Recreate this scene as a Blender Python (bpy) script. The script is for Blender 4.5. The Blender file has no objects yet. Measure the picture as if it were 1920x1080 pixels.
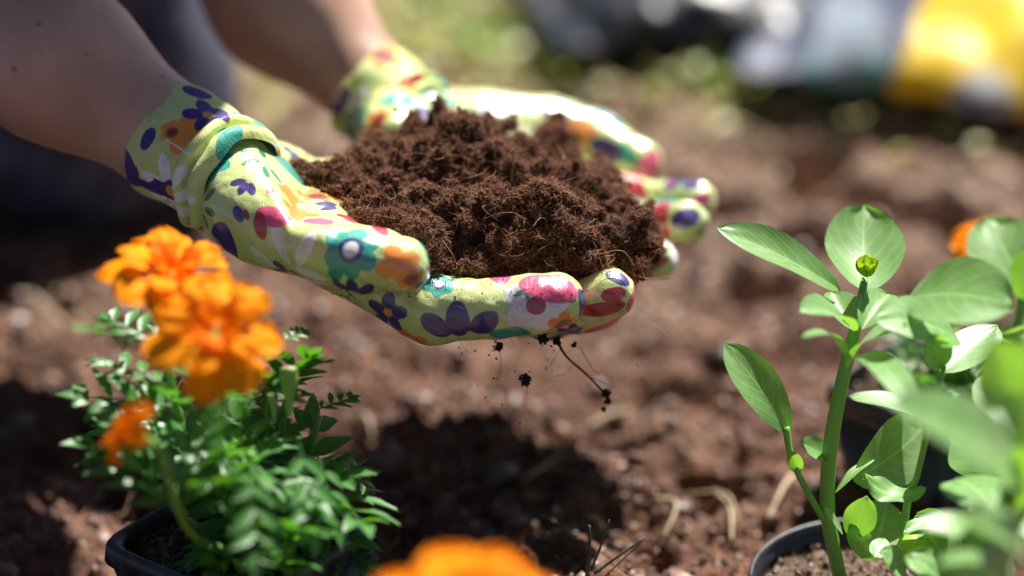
import bpy, math, random
import numpy as np
from mathutils import Matrix, Vector

random.seed(7)
rng = np.random.default_rng(11)
scene = bpy.context.scene
C = scene.collection

# ------------------------------------------------------------------ camera
CAM_H, PITCH, LENS, FOCUS = 0.54, math.radians(25), 85.0, 0.946
cam_d = bpy.data.cameras.new('camera')
cam = bpy.data.objects.new('camera', cam_d)
C.objects.link(cam)
scene.camera = cam
cam_d.lens = LENS
cam_d.sensor_width = 36
cam_d.clip_start = 0.02
cam_d.clip_end = 500
cam.location = (0, 0, CAM_H)
cam.rotation_euler = (math.pi / 2 - PITCH, 0, 0)
cam_d.dof.use_dof = True
cam_d.dof.focus_distance = FOCUS
cam_d.dof.aperture_fstop = 2.3

# ------------------------------------------------------------------ sky, sun, exposure
SUN = Vector((0.32, 0.60, 1.0)).normalized()
world = bpy.data.worlds.new('World')
scene.world = world
world.use_nodes = True
_wn = world.node_tree
_sky = _wn.nodes.new('ShaderNodeTexSky')
_sky.sky_type = 'NISHITA'
_sky.sun_disc = False
_sky.air_density = 0.45
_sky.dust_density = 0.3
_sky.sun_elevation = math.asin(SUN.z)
_sky.sun_rotation = math.atan2(SUN.x, SUN.y)
_wn.links.new(_sky.outputs[0], _wn.nodes['Background'].inputs[0])
_wn.nodes['Background'].inputs[1].default_value = 0.05
sun_d = bpy.data.lights.new('sun', 'SUN')
sun_d.energy = 5.0
sun_d.angle = math.radians(0.5)
sun_d.color = (1.0, 0.955, 0.89)
sun = bpy.data.objects.new('sun', sun_d)
C.objects.link(sun)
sun.location = SUN * 5
sun.rotation_euler = SUN.to_track_quat('Z', 'Y').to_euler()
vs = scene.view_settings
vs.view_transform = 'Standard'
vs.look = 'None'
vs.gamma = 1
vs.use_curve_mapping = False
vs.exposure = 1.15
scene.render.engine = 'CYCLES'
scene.cycles.use_denoising = True
scene.cycles.max_bounces = 8
scene.cycles.transparent_max_bounces = 8
scene.cycles.sample_clamp_indirect = 6

# ------------------------------------------------------------------ geometry of the view, used to place things in the world
F = LENS / 36 * 1920
FW = np.array([0, math.cos(PITCH), -math.sin(PITCH)])
UP = np.array([0, math.sin(PITCH), math.cos(PITCH)])
RT = np.array([1.0, 0, 0])
CP = np.array([0, 0, CAM_H])


def at(px, py, d):
    return CP + d * (FW + RT * (px - 960) / F + UP * (540 - py) / F)


def on_ground(px, py, z=0.0):
    r = FW + RT * (px - 960) / F + UP * (540 - py) / F
    return CP + r * ((z - CAM_H) / r[2])


def pix(P):
    Q = np.asarray(P) - CP
    d = Q @ FW
    return 960 + (Q @ RT) / d * F, 540 - (Q @ UP) / d * F, d


# ------------------------------------------------------------------ noise
_perm = rng.permutation(256)
_perm = np.concatenate([_perm, _perm, _perm])
_g = rng.normal(size=(256, 3))
_g /= np.linalg.norm(_g, axis=1)[:, None]


def noise(P, seed=0):
    P = np.asarray(P, float) + seed * 17.31
    i = np.floor(P).astype(np.int64)
    f = P - i
    u = f * f * f * (f * (f * 6 - 15) + 10)
    i &= 255
    out = np.zeros(len(P))
    for a in (0, 1):
        for b in (0, 1):
            for c in (0, 1):
                h = _perm[_perm[_perm[i[:, 0] + a] + i[:, 1] + b] + i[:, 2] + c]
                g = _g[h]
                d = g[:, 0] * (f[:, 0] - a) + g[:, 1] * (f[:, 1] - b) + g[:, 2] * (f[:, 2] - c)
                w = ((u[:, 0] if a else 1 - u[:, 0]) * (u[:, 1] if b else 1 - u[:, 1])
                     * (u[:, 2] if c else 1 - u[:, 2]))
                out += d * w
    return out * 1.6


def fbm(P, scale, octs=4, seed=0, gain=.5):
    o, a, s = 0, 1, 1 / scale
    for k in range(octs):
        o = o + a * noise(P * s, seed + k)
        a *= gain
        s *= 2.03
    return o


# ------------------------------------------------------------------ mesh helpers
WM = {}


def finish(o, parent, M):
    C.objects.link(o)
    if parent is not None:
        o.parent = parent
        o.matrix_basis = WM[parent.name].inverted() @ M
    else:
        o.matrix_basis = M
    WM[o.name] = M
    return o


def make_mesh(name, V, Fc, mat=None, smooth=True, attrs=None, uv=None):
    V = np.asarray(V, np.float32)
    Fc = np.asarray(Fc, np.int32)
    me = bpy.data.meshes.new(name)
    n = Fc.shape[1]
    me.vertices.add(len(V))
    me.vertices.foreach_set('co', V.ravel())
    me.loops.add(Fc.size)
    me.loops.foreach_set('vertex_index', Fc.ravel())
    me.polygons.add(len(Fc))
    me.polygons.foreach_set('loop_start', np.arange(0, Fc.size, n, dtype=np.int32))
    me.polygons.foreach_set('loop_total', np.full(len(Fc), n, np.int32))
    me.update(calc_edges=True)
    me.validate()
    if smooth:
        me.polygons.foreach_set('use_smooth', np.ones(len(me.polygons), bool))
    if attrs:
        for k, v in attrs.items():
            a = me.attributes.new(k, 'FLOAT', 'POINT')
            a.data.foreach_set('value', np.asarray(v, np.float32))
    if uv is not None:
        a = me.attributes.new('leafuv', 'FLOAT_VECTOR', 'POINT')
        w = np.zeros((len(V), 3), np.float32)
        w[:, :2] = uv
        a.data.foreach_set('vector', w.ravel())
    if mat:
        me.materials.append(mat)
    return me


def obj(name, V, Fc, mat, parent=None, origin=None, **kw):
    """one mesh object from world coordinates"""
    V = np.asarray(V, float)
    if origin is None:
        origin = V.mean(0)
    o = bpy.data.objects.new(name, make_mesh(name, V - origin, Fc, mat, **kw))
    return finish(o, parent, Matrix.Translation(Vector(origin)))


def inst(name, me, M, parent=None):
    return finish(bpy.data.objects.new(name, me), parent, M)


def empty(name, loc):
    o = bpy.data.objects.new(name, None)
    o.empty_display_size = .01
    return finish(o, None, Matrix.Translation(Vector(loc)))


def tag(o, label=None, cat=None, group=None, kind=None):
    if label:
        o['label'] = label
    if cat:
        o['category'] = cat
    if group:
        o['group'] = group
    if kind:
        o['kind'] = kind
    return o


def grid_faces(nu, nv, wrap_u=False, wrap_v=False):
    iu = np.arange(nu if wrap_u else nu - 1)
    iv = np.arange(nv if wrap_v else nv - 1)
    A, B = np.meshgrid(iu, iv, indexing='ij')
    A, B = A.ravel(), B.ravel()
    A2, B2 = (A + 1) % nu, (B + 1) % nv
    return np.stack([A * nv + B, A2 * nv + B, A2 * nv + B2, A * nv + B2], 1)


def join(parts):
    Vs, Fs, n = [], [], 0
    for V, Fc in parts:
        V = np.asarray(V, float)
        Vs.append(V)
        Fs.append(np.asarray(Fc) + n)
        n += len(V)
    return np.concatenate(Vs), np.concatenate(Fs)


def smooth_path(P, n):
    """Catmull-Rom through P (any dimension)"""
    P = np.asarray(P, float)
    Q = np.vstack([2 * P[0] - P[1], P, 2 * P[-1] - P[-2]])
    t = np.linspace(0, len(P) - 1 - 1e-6, n)
    i = t.astype(int)
    f = (t - i)[:, None]
    a, b, c, d = Q[i], Q[i + 1], Q[i + 2], Q[i + 3]
    return .5 * (2 * b + (c - a) * f + (2 * a - 5 * b + 4 * c - d) * f ** 2 + (3 * b - a - 3 * c + d) * f ** 3)


def frames(P):
    T = np.gradient(P, axis=0)
    T /= np.linalg.norm(T, axis=1)[:, None] + 1e-12
    ref = np.array([0.13, .2, 1.0]) if abs(T[:, 2]).mean() < .8 else np.array([1., .1, .2])
    N = np.cross(T, ref)
    N /= np.linalg.norm(N, axis=1)[:, None] + 1e-12
    return T, N, np.cross(T, N)


def tube(P, R, k=8, n=None, cap=True):
    """quads swept round a path; R scalar or per point"""
    P = np.asarray(P, float)
    R = np.broadcast_to(np.asarray(R, float), (len(P),)).copy()
    if n:
        Q = smooth_path(np.column_stack([P, R]), n)
        P, R = Q[:, :3], np.maximum(Q[:, 3], 1e-5)
    if cap:
        P = np.vstack([P[0], P, P[-1]])
        P[0] += (P[1] - P[2]) * 1e-3
        P[-1] += (P[-2] - P[-3]) * 1e-3
        R = np.concatenate([[1e-6], R, [1e-6]])
    T, N, B = frames(P)
    a = np.arange(k) * 2 * np.pi / k
    V = P[:, None] + R[:, None, None] * (N[:, None] * np.cos(a)[None, :, None] + B[:, None] * np.sin(a)[None, :, None])
    return V.reshape(-1, 3), grid_faces(len(P), k, wrap_v=True)


def rot_between(z, x=None):
    """3x3 with columns x,y,z"""
    z = np.asarray(z, float)
    z = z / np.linalg.norm(z)
    if x is None:
        x = np.array([1, 0, 0]) if abs(z[0]) < .9 else np.array([0, 1, 0])
    x = np.asarray(x, float) - z * np.dot(x, z)
    x /= np.linalg.norm(x)
    return np.column_stack([x, np.cross(z, x), z])


def mat4(R, t, s=1.0):
    M = Matrix([[*(R[i] * s), t[i]] for i in range(3)] + [[0, 0, 0, 1]])
    return M


# ------------------------------------------------------------------ distance fields
def cone(P, a, b, ra, rb):
    a, b = np.asarray(a), np.asarray(b)
    ba = b - a
    t = np.clip(((P - a) @ ba) / max(ba @ ba, 1e-12), 0, 1)
    return np.linalg.norm(P - a - t[:, None] * ba, axis=1) - (ra + t * (rb - ra))


def smin(a, b, k):
    h = np.clip(.5 + .5 * (b - a) / k, 0, 1)
    return b * (1 - h) + a * h - k * h * (1 - h)


def surface(f, org, h):
    """surface nets: f on a grid -> verts, quads"""
    ins = f < 0
    nx, ny, nz = f.shape
    c = [ins[a:nx - 1 + a, b:ny - 1 + b, d:nz - 1 + d] for a in (0, 1) for b in (0, 1) for d in (0, 1)]
    s = sum(x.astype(np.int8) for x in c)
    act = (s > 0) & (s < 8)
    idx = np.argwhere(act)
    num = np.full(act.shape, -1, np.int64)
    num[act] = np.arange(len(idx))
    acc = np.zeros((len(idx), 3))
    cnt = np.zeros(len(idx))
    I, J, K = idx.T
    cs = [(a, b, d) for a in (0, 1) for b in (0, 1) for d in (0, 1)]
    for p in cs:
        for ax in range(3):
            if p[ax]:
                continue
            q = list(p)
            q[ax] = 1
            fa = f[I + p[0], J + p[1], K + p[2]]
            fb = f[I + q[0], J + q[1], K + q[2]]
            m = (fa < 0) != (fb < 0)
            t = np.where(m, fa / np.where(m, fa - fb, 1), 0)
            pt = np.zeros((len(idx), 3)) + np.array(p)
            pt[:, ax] += t
            acc[m] += pt[m]
            cnt[m] += 1
    V = (idx + acc / cnt[:, None]) * h + org
    faces = []
    for ax in range(3):
        sl_a = [slice(1, n - 1) for n in f.shape]
        sl_b = [slice(1, n - 1) for n in f.shape]
        sl_a[ax] = slice(0, f.shape[ax] - 1)
        sl_b[ax] = slice(1, f.shape[ax])
        A, B = ins[tuple(sl_a)], ins[tuple(sl_b)]
        o = np.array([1, 1, 1])
        o[ax] = 0
        u, v = [(1, 2), (2, 0), (0, 1)][ax]
        for flip, m in ((False, A & ~B), (True, ~A & B)):
            e = np.argwhere(m) + o
            if not len(e):
                continue
            quad = []
            for du, dv in ((-1, -1), (0, -1), (0, 0), (-1, 0)):
                q = e.copy()
                q[:, u] += du
                q[:, v] += dv
                quad.append(num[q[:, 0], q[:, 1], q[:, 2]])
            q = np.stack(quad, 1)
            faces.append(q[:, ::-1] if flip else q)
    return V, np.concatenate(faces)


def field_grid(lo, hi, h):
    lo, hi = np.asarray(lo), np.asarray(hi)
    n = np.ceil((hi - lo) / h).astype(int) + 1
    ax = [lo[i] + np.arange(n[i]) * h for i in range(3)]
    G = np.stack(np.meshgrid(*ax, indexing='ij'), -1)
    return G.reshape(-1, 3), tuple(n)


def solid(prims, h, pad=.012, extra=None, default_k=.006):
    """prims: (a, b, ra, rb, k) smooth-united in order"""
    pts = np.array([q for p in prims for q in ((p[0] - p[2]), (p[0] + p[2]), (p[1] - p[3]), (p[1] + p[3]))])
    lo, hi = pts.min(0) - pad, pts.max(0) + pad
    G, shp = field_grid(lo, hi, h)
    f = np.full(len(G), 1.0)
    for p in prims:
        f = smin(f, cone(G, *p[:4]), p[4]) if p[4] > 0 else np.minimum(f, cone(G, *p[:4]))
    if extra is not None:
        m = np.abs(f) < pad
        f[m] = extra(G[m], f[m])
    return surface(f.reshape(shp), lo, h)


# ------------------------------------------------------------------ materials
def new_mat(name):
    m = bpy.data.materials.new(name)
    m.use_nodes = True
    return m, m.node_tree.nodes, m.node_tree.links, m.node_tree.nodes['Principled BSDF']


def setp(b, **kw):
    for k, v in kw.items():
        k = k.replace('_', ' ')
        b.inputs[k].default_value = (*v, 1) if isinstance(v, tuple) and len(v) == 3 and b.inputs[k].type == 'RGBA' else v


def noise_tex(n, l, scale, detail=5, rough=.6, coord='Object'):
    t = n.new('ShaderNodeTexCoord')
    x = n.new('ShaderNodeTexNoise')
    x.inputs['Scale'].default_value = scale
    x.inputs['Detail'].default_value = detail
    x.inputs['Roughness'].default_value = rough
    l.new(t.outputs[coord], x.inputs['Vector'])
    return x


def ramp(n, l, fac, stops):
    r = n.new('ShaderNodeValToRGB')
    e = r.color_ramp.elements
    while len(e) < len(stops):
        e.new(.5)
    for el, (p, c) in zip(e, stops):
        el.position = p
        el.color = (*c, 1)
    l.new(fac, r.inputs[0])
    return r


def bump(n, l, b, h, strength=.3, dist=.001):
    x = n.new('ShaderNodeBump')
    x.inputs['Strength'].default_value = strength
    x.inputs['Distance'].default_value = dist
    l.new(h, x.inputs['Height'])
    l.new(x.outputs[0], b.inputs['Normal'])
    return x


def mat_noise(name, stops, scale, rough=.8, bump_s=.3, bump_d=.001, bscale=None, spec=.3, detail=6, attr=None, **kw):
    m, n, l, b = new_mat(name)
    x = noise_tex(n, l, scale, detail)
    fac = x.outputs['Fac']
    if attr:
        a = n.new('ShaderNodeAttribute')
        a.attribute_name = attr
        mx = n.new('ShaderNodeMath')
        mx.operation = 'MULTIPLY_ADD'
        l.new(a.outputs['Fac'], mx.inputs[0])
        mx.inputs[1].default_value = .8
        ml = n.new('ShaderNodeMath')
        ml.operation = 'MULTIPLY_ADD'
        l.new(fac, ml.inputs[0])
        ml.inputs[1].default_value = .5
        ml.inputs[2].default_value = -.15
        l.new(ml.outputs[0], mx.inputs[2])
        fac = mx.outputs[0]
    r = ramp(n, l, fac, stops)
    l.new(r.outputs[0], b.inputs['Base Color'])
    setp(b, Roughness=rough, Specular_IOR_Level=spec, **kw)
    if bump_s:
        y = noise_tex(n, l, bscale or scale * 4, 4)
        bump(n, l, b, y.outputs['Fac'], bump_s, bump_d)
    return m


M_heap = mat_noise('coir_shade_core', [(.25, (.012, .004, .0025)), (.5, (.045, .016, .008)), (.78, (.13, .05, .025))], 260, .85, .6, .0008, 900, .25)  # dark core colour puts crevice shade into the heap
M_crumb = mat_noise('coir_crumb', [(0, (.03, .011, .006)), (.5, (.135, .050, .023)), (1, (.32, .14, .07))], 500, .85, 0, attr='rnd', spec=.25)
M_fibre = mat_noise('coir_fibre', [(0, (.12, .042, .018)), (.6, (.38, .16, .07)), (1, (.58, .36, .20))], 100, .55, 0, attr='rnd', spec=.45)
M_darkroot = mat_noise('dark_root', [(.3, (.012, .008, .005)), (.7, (.04, .022, .014))], 300, .8, .3)
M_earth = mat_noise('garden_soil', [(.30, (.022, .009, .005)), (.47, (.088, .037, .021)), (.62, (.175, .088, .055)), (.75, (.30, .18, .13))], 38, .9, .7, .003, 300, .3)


def pale_far_soil(m):
    """blends the base colour to a paler tan as Y grows, with a ragged edge"""
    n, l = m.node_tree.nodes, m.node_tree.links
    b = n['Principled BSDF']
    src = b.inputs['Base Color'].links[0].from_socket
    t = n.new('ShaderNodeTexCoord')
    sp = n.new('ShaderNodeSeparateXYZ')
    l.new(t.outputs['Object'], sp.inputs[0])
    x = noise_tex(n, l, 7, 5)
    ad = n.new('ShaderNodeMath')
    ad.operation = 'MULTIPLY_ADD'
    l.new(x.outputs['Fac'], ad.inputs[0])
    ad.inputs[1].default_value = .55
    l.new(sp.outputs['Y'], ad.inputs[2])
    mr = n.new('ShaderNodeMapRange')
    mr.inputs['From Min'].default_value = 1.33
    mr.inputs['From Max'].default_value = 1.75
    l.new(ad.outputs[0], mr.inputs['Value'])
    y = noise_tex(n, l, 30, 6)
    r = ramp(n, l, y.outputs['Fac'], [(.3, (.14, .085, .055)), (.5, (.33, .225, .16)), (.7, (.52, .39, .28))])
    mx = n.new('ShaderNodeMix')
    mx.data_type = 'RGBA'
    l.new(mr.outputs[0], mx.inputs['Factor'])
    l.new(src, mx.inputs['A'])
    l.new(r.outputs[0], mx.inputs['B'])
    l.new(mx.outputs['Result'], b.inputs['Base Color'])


pale_far_soil(M_earth)
M_clod = mat_noise('soil_clod', [(0, (.03, .012, .007)), (.5, (.10, .044, .026)), (.88, (.25, .14, .09)), (1, (.75, .62, .52))], 200, .5, 0, attr='rnd', spec=.7)
M_potsoil = mat_noise('potting_soil', [(.3, (.03, .018, .012)), (.5, (.12, .075, .05)), (.7, (.34, .24, .17))], 400, .9, .5, .001, 1500, .2)
M_straw = mat_noise('dry_straw', [(.3, (.34, .24, .14)), (.7, (.58, .46, .30))], 90, .5, .2, .0004, spec=.5)
M_twig = mat_noise('twig', [(.3, (.06, .05, .03)), (.7, (.17, .15, .08))], 200, .7, .2, .0004)
M_blackplastic = mat_noise('black_plastic', [(.3, (.010, .010, .013)), (.7, (.022, .022, .028))], 60, .36, .12, .0006, 300, .6)
M_rim = mat_noise('glare_dust_black_rim', [(.35, (.016, .016, .021)), (.58, (.05, .05, .062)), (.75, (.13, .09, .065))], 160, .42, .1, .0005, 400, .55)  # pale grey tone paints glare onto the black lip; brown specks are dust
M_glint_pebble = mat_noise('pale_stone', [(.3, (.55, .52, .5)), (.7, (.75, .73, .72))], 200, .22, 0, spec=.9)
M_trouser = mat_noise('dark_denim', [(.35, (.030, .032, .055)), (.65, (.10, .104, .155))], 60, .85, .3, .001, 900, .3)
M_shirt = mat_noise('grey_cotton', [(.3, (.2, .2, .22)), (.7, (.3, .3, .33))], 30, .9, .2)
M_hair = mat_noise('brown_hair', [(.3, (.02, .012, .008)), (.7, (.06, .035, .02))], 90, .5, .5, .002)
M_darksack = mat_noise('black_sack_plastic', [(.35, (.008, .009, .012)), (.62, (.022, .024, .034)), (.75, (.085, .10, .15))], 9, .35, .5, .006, 22, .5)


def skin_mat():
    m, n, l, b = new_mat('skin')
    x = noise_tex(n, l, 25, 5)
    r = ramp(n, l, x.outputs['Fac'], [(.3, (.41, .235, .165)), (.7, (.57, .36, .27))])
    v = n.new('ShaderNodeTexVoronoi')
    v.inputs['Scale'].default_value = 110
    t = n.new('ShaderNodeTexCoord')
    l.new(t.outputs['Object'], v.inputs['Vector'])
    # sparse freckles
    lt = n.new('ShaderNodeMapRange')
    lt.inputs['From Min'].default_value = .10
    lt.inputs['From Max'].default_value = .22
    lt.inputs['To Min'].default_value = .55
    lt.inputs['To Max'].default_value = 0
    l.new(v.outputs['Distance'], lt.inputs['Value'])
    sp = n.new('ShaderNodeSeparateColor')
    l.new(v.outputs['Color'], sp.inputs[0])
    gt = n.new('ShaderNodeMath')
    gt.operation = 'GREATER_THAN'
    gt.inputs[1].default_value = .62
    l.new(sp.outputs[0], gt.inputs[0])
    mu = n.new('ShaderNodeMath')
    mu.operation = 'MULTIPLY'
    l.new(gt.outputs[0], mu.inputs[0])
    l.new(lt.outputs[0], mu.inputs[1])
    mx = n.new('ShaderNodeMix')
    mx.data_type = 'RGBA'
    l.new(mu.outputs[0], mx.inputs['Factor'])
    l.new(r.outputs[0], mx.inputs['A'])
    mx.inputs['B'].default_value = (.22, .09, .05, 1)
    l.new(mx.outputs['Result'], b.inputs['Base Color'])
    setp(b, Roughness=.45, Specular_IOR_Level=.45, Subsurface_Weight=.25, Subsurface_Scale=.008)
    b.inputs['Subsurface Radius'].default_value = (1, .35, .2)
    y = noise_tex(n, l, 700, 3)
    bump(n, l, b, y.outputs['Fac'], .15, .0004)
    return m


M_skin = skin_mat()

PRINT = [('white', (.80, .78, .80)), ('orange', (.80, .30, .045)), ('leafgreen', (.03, .22, .075)), ('teal', (.05, .37, .30)),
         ('purple', (.065, .035, .20)), ('pink', (.72, .10, .22)), ('red', (.42, .012, .035)), ('centre', (.75, .36, .03)),
         ('pale', (.78, .76, .82))]


def glove_mat():
    """printed knit glove: signed distances to the printed shapes are stored on the mesh, the ink edge is where they cross zero"""
    m, n, l, b = new_mat('floral_glove_fabric')
    x = noise_tex(n, l, 60, 3)
    r = ramp(n, l, x.outputs['Fac'], [(.3, (.53, .63, .22)), (.7, (.64, .72, .32))])
    col = r.outputs[0]
    for name, c in PRINT:
        a = n.new('ShaderNodeAttribute')
        a.attribute_name = 'ink_' + name
        mr = n.new('ShaderNodeMapRange')
        mr.inputs['From Min'].default_value = -.00018
        mr.inputs['From Max'].default_value = .00018
        mr.inputs['To Min'].default_value = 1
        mr.inputs['To Max'].default_value = 0
        l.new(a.outputs['Fac'], mr.inputs['Value'])
        mx = n.new('ShaderNodeMix')
        mx.data_type = 'RGBA'
        l.new(mr.outputs[0], mx.inputs['Factor'])
        l.new(col, mx.inputs['A'])
        mx.inputs['B'].default_value = (*c, 1)
        col = mx.outputs['Result']
    # soil dust rubbed on the fabric
    dn = noise_tex(n, l, 900, 3)
    dm = n.new('ShaderNodeMapRange')
    dm.inputs['From Min'].default_value = .70
    dm.inputs['From Max'].default_value = .74
    dm.inputs['To Max'].default_value = .8
    l.new(dn.outputs['Fac'], dm.inputs['Value'])
    mx = n.new('ShaderNodeMix')
    mx.data_type = 'RGBA'
    l.new(dm.outputs[0], mx.inputs['Factor'])
    l.new(col, mx.inputs['A'])
    mx.inputs['B'].default_value = (.07, .035, .02, 1)
    l.new(mx.outputs['Result'], b.inputs['Base Color'])
    setp(b, Roughness=.36, Specular_IOR_Level=.7, Coat_Weight=.9, Coat_Roughness=.27, Coat_IOR=1.6, Subsurface_Weight=.4, Subsurface_Scale=.01)
    b.inputs['Subsurface Radius'].default_value = (.8, .8, .5)
    # brown smears of soil
    sn = noise_tex(n, l, 48, 8, .7)
    sm = n.new('ShaderNodeMapRange')
    sm.inputs['From Min'].default_value = .53
    sm.inputs['From Max'].default_value = .78
    sm.inputs['To Max'].default_value = .7
    l.new(sn.outputs['Fac'], sm.inputs['Value'])
    m2 = n.new('ShaderNodeMix')
    m2.data_type = 'RGBA'
    l.new(sm.outputs[0], m2.inputs['Factor'])
    l.new(mx.outputs['Result'], m2.inputs['A'])
    m2.inputs['B'].default_value = (.16, .085, .045, 1)
    l.new(m2.outputs['Result'], b.inputs['Base Color'])
    # knit relief
    t = n.new('ShaderNodeTexCoord')
    mp = n.new('ShaderNodeMapping')
    mp.inputs['Rotation'].default_value = (.3, .5, .4)
    l.new(t.outputs['Object'], mp.inputs[0])
    hs = []
    for d in ('X', 'Z'):
        w = n.new('ShaderNodeTexWave')
        w.bands_direction = d
        w.inputs['Scale'].default_value = 360
        w.inputs['Distortion'].default_value = 1.2
        w.inputs['Detail'].default_value = 1
        l.new(mp.outputs[0], w.inputs['Vector'])
        hs.append(w.outputs['Fac'])
    ad = n.new('ShaderNodeMath')
    ad.operation = 'ADD'
    l.new(hs[0], ad.inputs[0])
    l.new(hs[1], ad.inputs[1])
    y = noise_tex(n, l, 90, 4)
    bp = n.new('ShaderNodeBump')
    bp.inputs['Strength'].default_value = .3
    bp.inputs['Distance'].default_value = .004
    l.new(y.outputs['Fac'], bp.inputs['Height'])
    b2 = bump(n, l, b, ad.outputs[0], .16, .0003)
    l.new(bp.outputs[0], b2.inputs['Normal'])
    return m


M_glove = glove_mat()
M_cuff = M_glove.copy()      # the wrist band is bare knit, without the palm's rubber coat
M_cuff.name = 'floral_cuff_knit'
setp(M_cuff.node_tree.nodes['Principled BSDF'], Coat_Weight=.06, Roughness=.62, Specular_IOR_Level=.35)


def leaf_mat(name, dark, light, trans, rough=.38, veins=7.0, tw=.35, spec=.6, coat=0.0):
    m, n, l, b = new_mat(name)
    a = n.new('ShaderNodeAttribute')
    a.attribute_name = 'leafuv'
    s = n.new('ShaderNodeSeparateXYZ')
    l.new(a.outputs['Vector'], s.inputs[0])

    def math_(op, x, y=None, z=None):
        k = n.new('ShaderNodeMath')
        k.operation = op
        for i, v in enumerate((x, y, z)):
            if v is None:
                continue
            if isinstance(v, (int, float)):
                k.inputs[i].default_value = v
            else:
                l.new(v, k.inputs[i])
        return k.outputs[0]
    av = math_('ABSOLUTE', s.outputs['Y'])
    # side veins run forward from the midrib
    wn = noise_tex(n, l, 55, 3)
    wob = math_('MULTIPLY', math_('SUBTRACT', wn.outputs['Fac'], .5), .9)
    ph = math_('ADD', math_('SUBTRACT', math_('MULTIPLY', s.outputs['X'], veins), math_('MULTIPLY', av, math_('MULTIPLY_ADD', av, 1.1, 1.5))), wob)
    fr = math_('ABSOLUTE', math_('SUBTRACT', math_('FRACT', ph), .5))
    side = math_('LESS_THAN', fr, .035)
    mid = math_('LESS_THAN', av, .035)
    vein = math_('MINIMUM', math_('ADD', math_('MULTIPLY', side, .75), mid), 1.0)
    x = noise_tex(n, l, 120, 4)
    r = ramp(n, l, x.outputs['Fac'], [(.3, dark), (.7, light)])
    mx = n.new('ShaderNodeMix')
    mx.data_type = 'RGBA'
    l.new(vein, mx.inputs['Factor'])
    l.new(r.outputs[0], mx.inputs['A'])
    mx.inputs['B'].default_value = (light[0] * 1.6, light[1] * 1.5, light[2] * 1.4, 1)
    l.new(mx.outputs['Result'], b.inputs['Base Color'])
    setp(b, Roughness=rough, Specular_IOR_Level=spec, Coat_Weight=coat, Coat_Roughness=.3)
    hh = math_('SUBTRACT', math_('ABSOLUTE', math_('SUBTRACT', fr, .25)), math_('MULTIPLY', mid, .2))
    bump(n, l, b, hh, .16, .0006)
    tr = n.new('ShaderNodeBsdfTranslucent')
    tr.inputs[0].default_value = (*trans, 1)
    ms = n.new('ShaderNodeMixShader')
    ms.inputs[0].default_value = tw
    l.new(b.outputs[0], ms.inputs[1])
    l.new(tr.outputs[0], ms.inputs[2])
    l.new(ms.outputs[0], n['Material Output'].inputs['Surface'])
    return m


M_leaf = leaf_mat('broad_leaf', (.13, .31, .065), (.24, .45, .14), (.30, .62, .04), .48, 6, .38, .6, .15)
M_leaf.node_tree.nodes['Principled BSDF'].inputs['Sheen Weight'].default_value = .22
M_marileaf = leaf_mat('marigold_leaf', (.038, .135, .026), (.09, .25, .055), (.16, .50, .02), .42, 5, .3, .6, .1)
M_stem = leaf_mat('green_stem', (.08, .20, .03), (.14, .30, .06), (.25, .5, .03), .4, 3, .2)
M_bud = leaf_mat('yellow_green_bud', (.25, .42, .02), (.40, .58, .04), (.55, .75, .03), .45, 5, .35)
M_petal = leaf_mat('orange_petal', (.88, .22, .0), (.96, .36, .0), (1.0, .44, .0), .65, 11, .32, .12)
M_petal_in = leaf_mat('deep_orange_petal', (.75, .12, .0), (.88, .22, .0), (1.0, .34, .0), .6, 9, .35, .12)
M_grass = leaf_mat('grass_blade', (.30, .33, .08), (.50, .50, .20), (.55, .62, .10), .4, 3, .4)
M_weed = leaf_mat('weed_leaf', (.12, .24, .04), (.22, .36, .08), (.35, .6, .04), .4, 6, .35)


# ------------------------------------------------------------------ ground: one sheet to the horizon
def relief(X, Y):
    P = np.column_stack([X, Y, np.zeros_like(X)])
    near = np.exp(-((X / 1.6) ** 2 + ((Y - 1.2) / 1.6) ** 2))
    z = .016 * fbm(P, .13, 3, 1) + .008 * (1 - 2.2 * np.abs(noise(P / .034, 5))) + .0035 * (1 - 2 * np.abs(noise(P / .014, 7)))
    z += .0022 * fbm(P, .006, 2, 9)
    for gx, gy, r, d in HOLES:
        z -= d * np.exp(-(((X - gx) ** 2 + ((Y - gy) * 1.2) ** 2) / (r * r)) ** 2)
    return z * near


HOLES = []
for px, py, r, d in ((1280, 728, .022, .030), (1170, 860, .014, .02), (940, 700, .012, .016), (1440, 560, .02, .02), (1740, 420, .022, .018),
                     (1330, 930, .014, .02), (1480, 320, .03, .03), (1080, 850, .012, .018), (1560, 380, .03, .03), (1210, 1050, .012, .015),
                     (1290, 420, .03, .02), (1850, 300, .02, .015), (1500, 470, .02, .02)):
    g = on_ground(px, py)
    HOLES.append((g[0], g[1], r, d * 1.4))


def warp(u, fine, far):
    return fine * u + (far - fine) * np.sign(u) * np.abs(u) ** 15


n1 = 640
us = np.linspace(-1, 1, n1)
gx = warp(us, .62, 120)
gy = warp(us, .62, 120) + 1.25
GX, GY = np.meshgrid(gx, gy, indexing='ij')
GZ = relief(GX.ravel(), GY.ravel())
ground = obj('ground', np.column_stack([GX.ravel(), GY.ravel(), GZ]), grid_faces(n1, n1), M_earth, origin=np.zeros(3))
tag(ground, kind='structure')


def zg(x, y):
    return relief(np.atleast_1d(np.asarray(x, float)), np.atleast_1d(np.asarray(y, float)))


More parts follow.
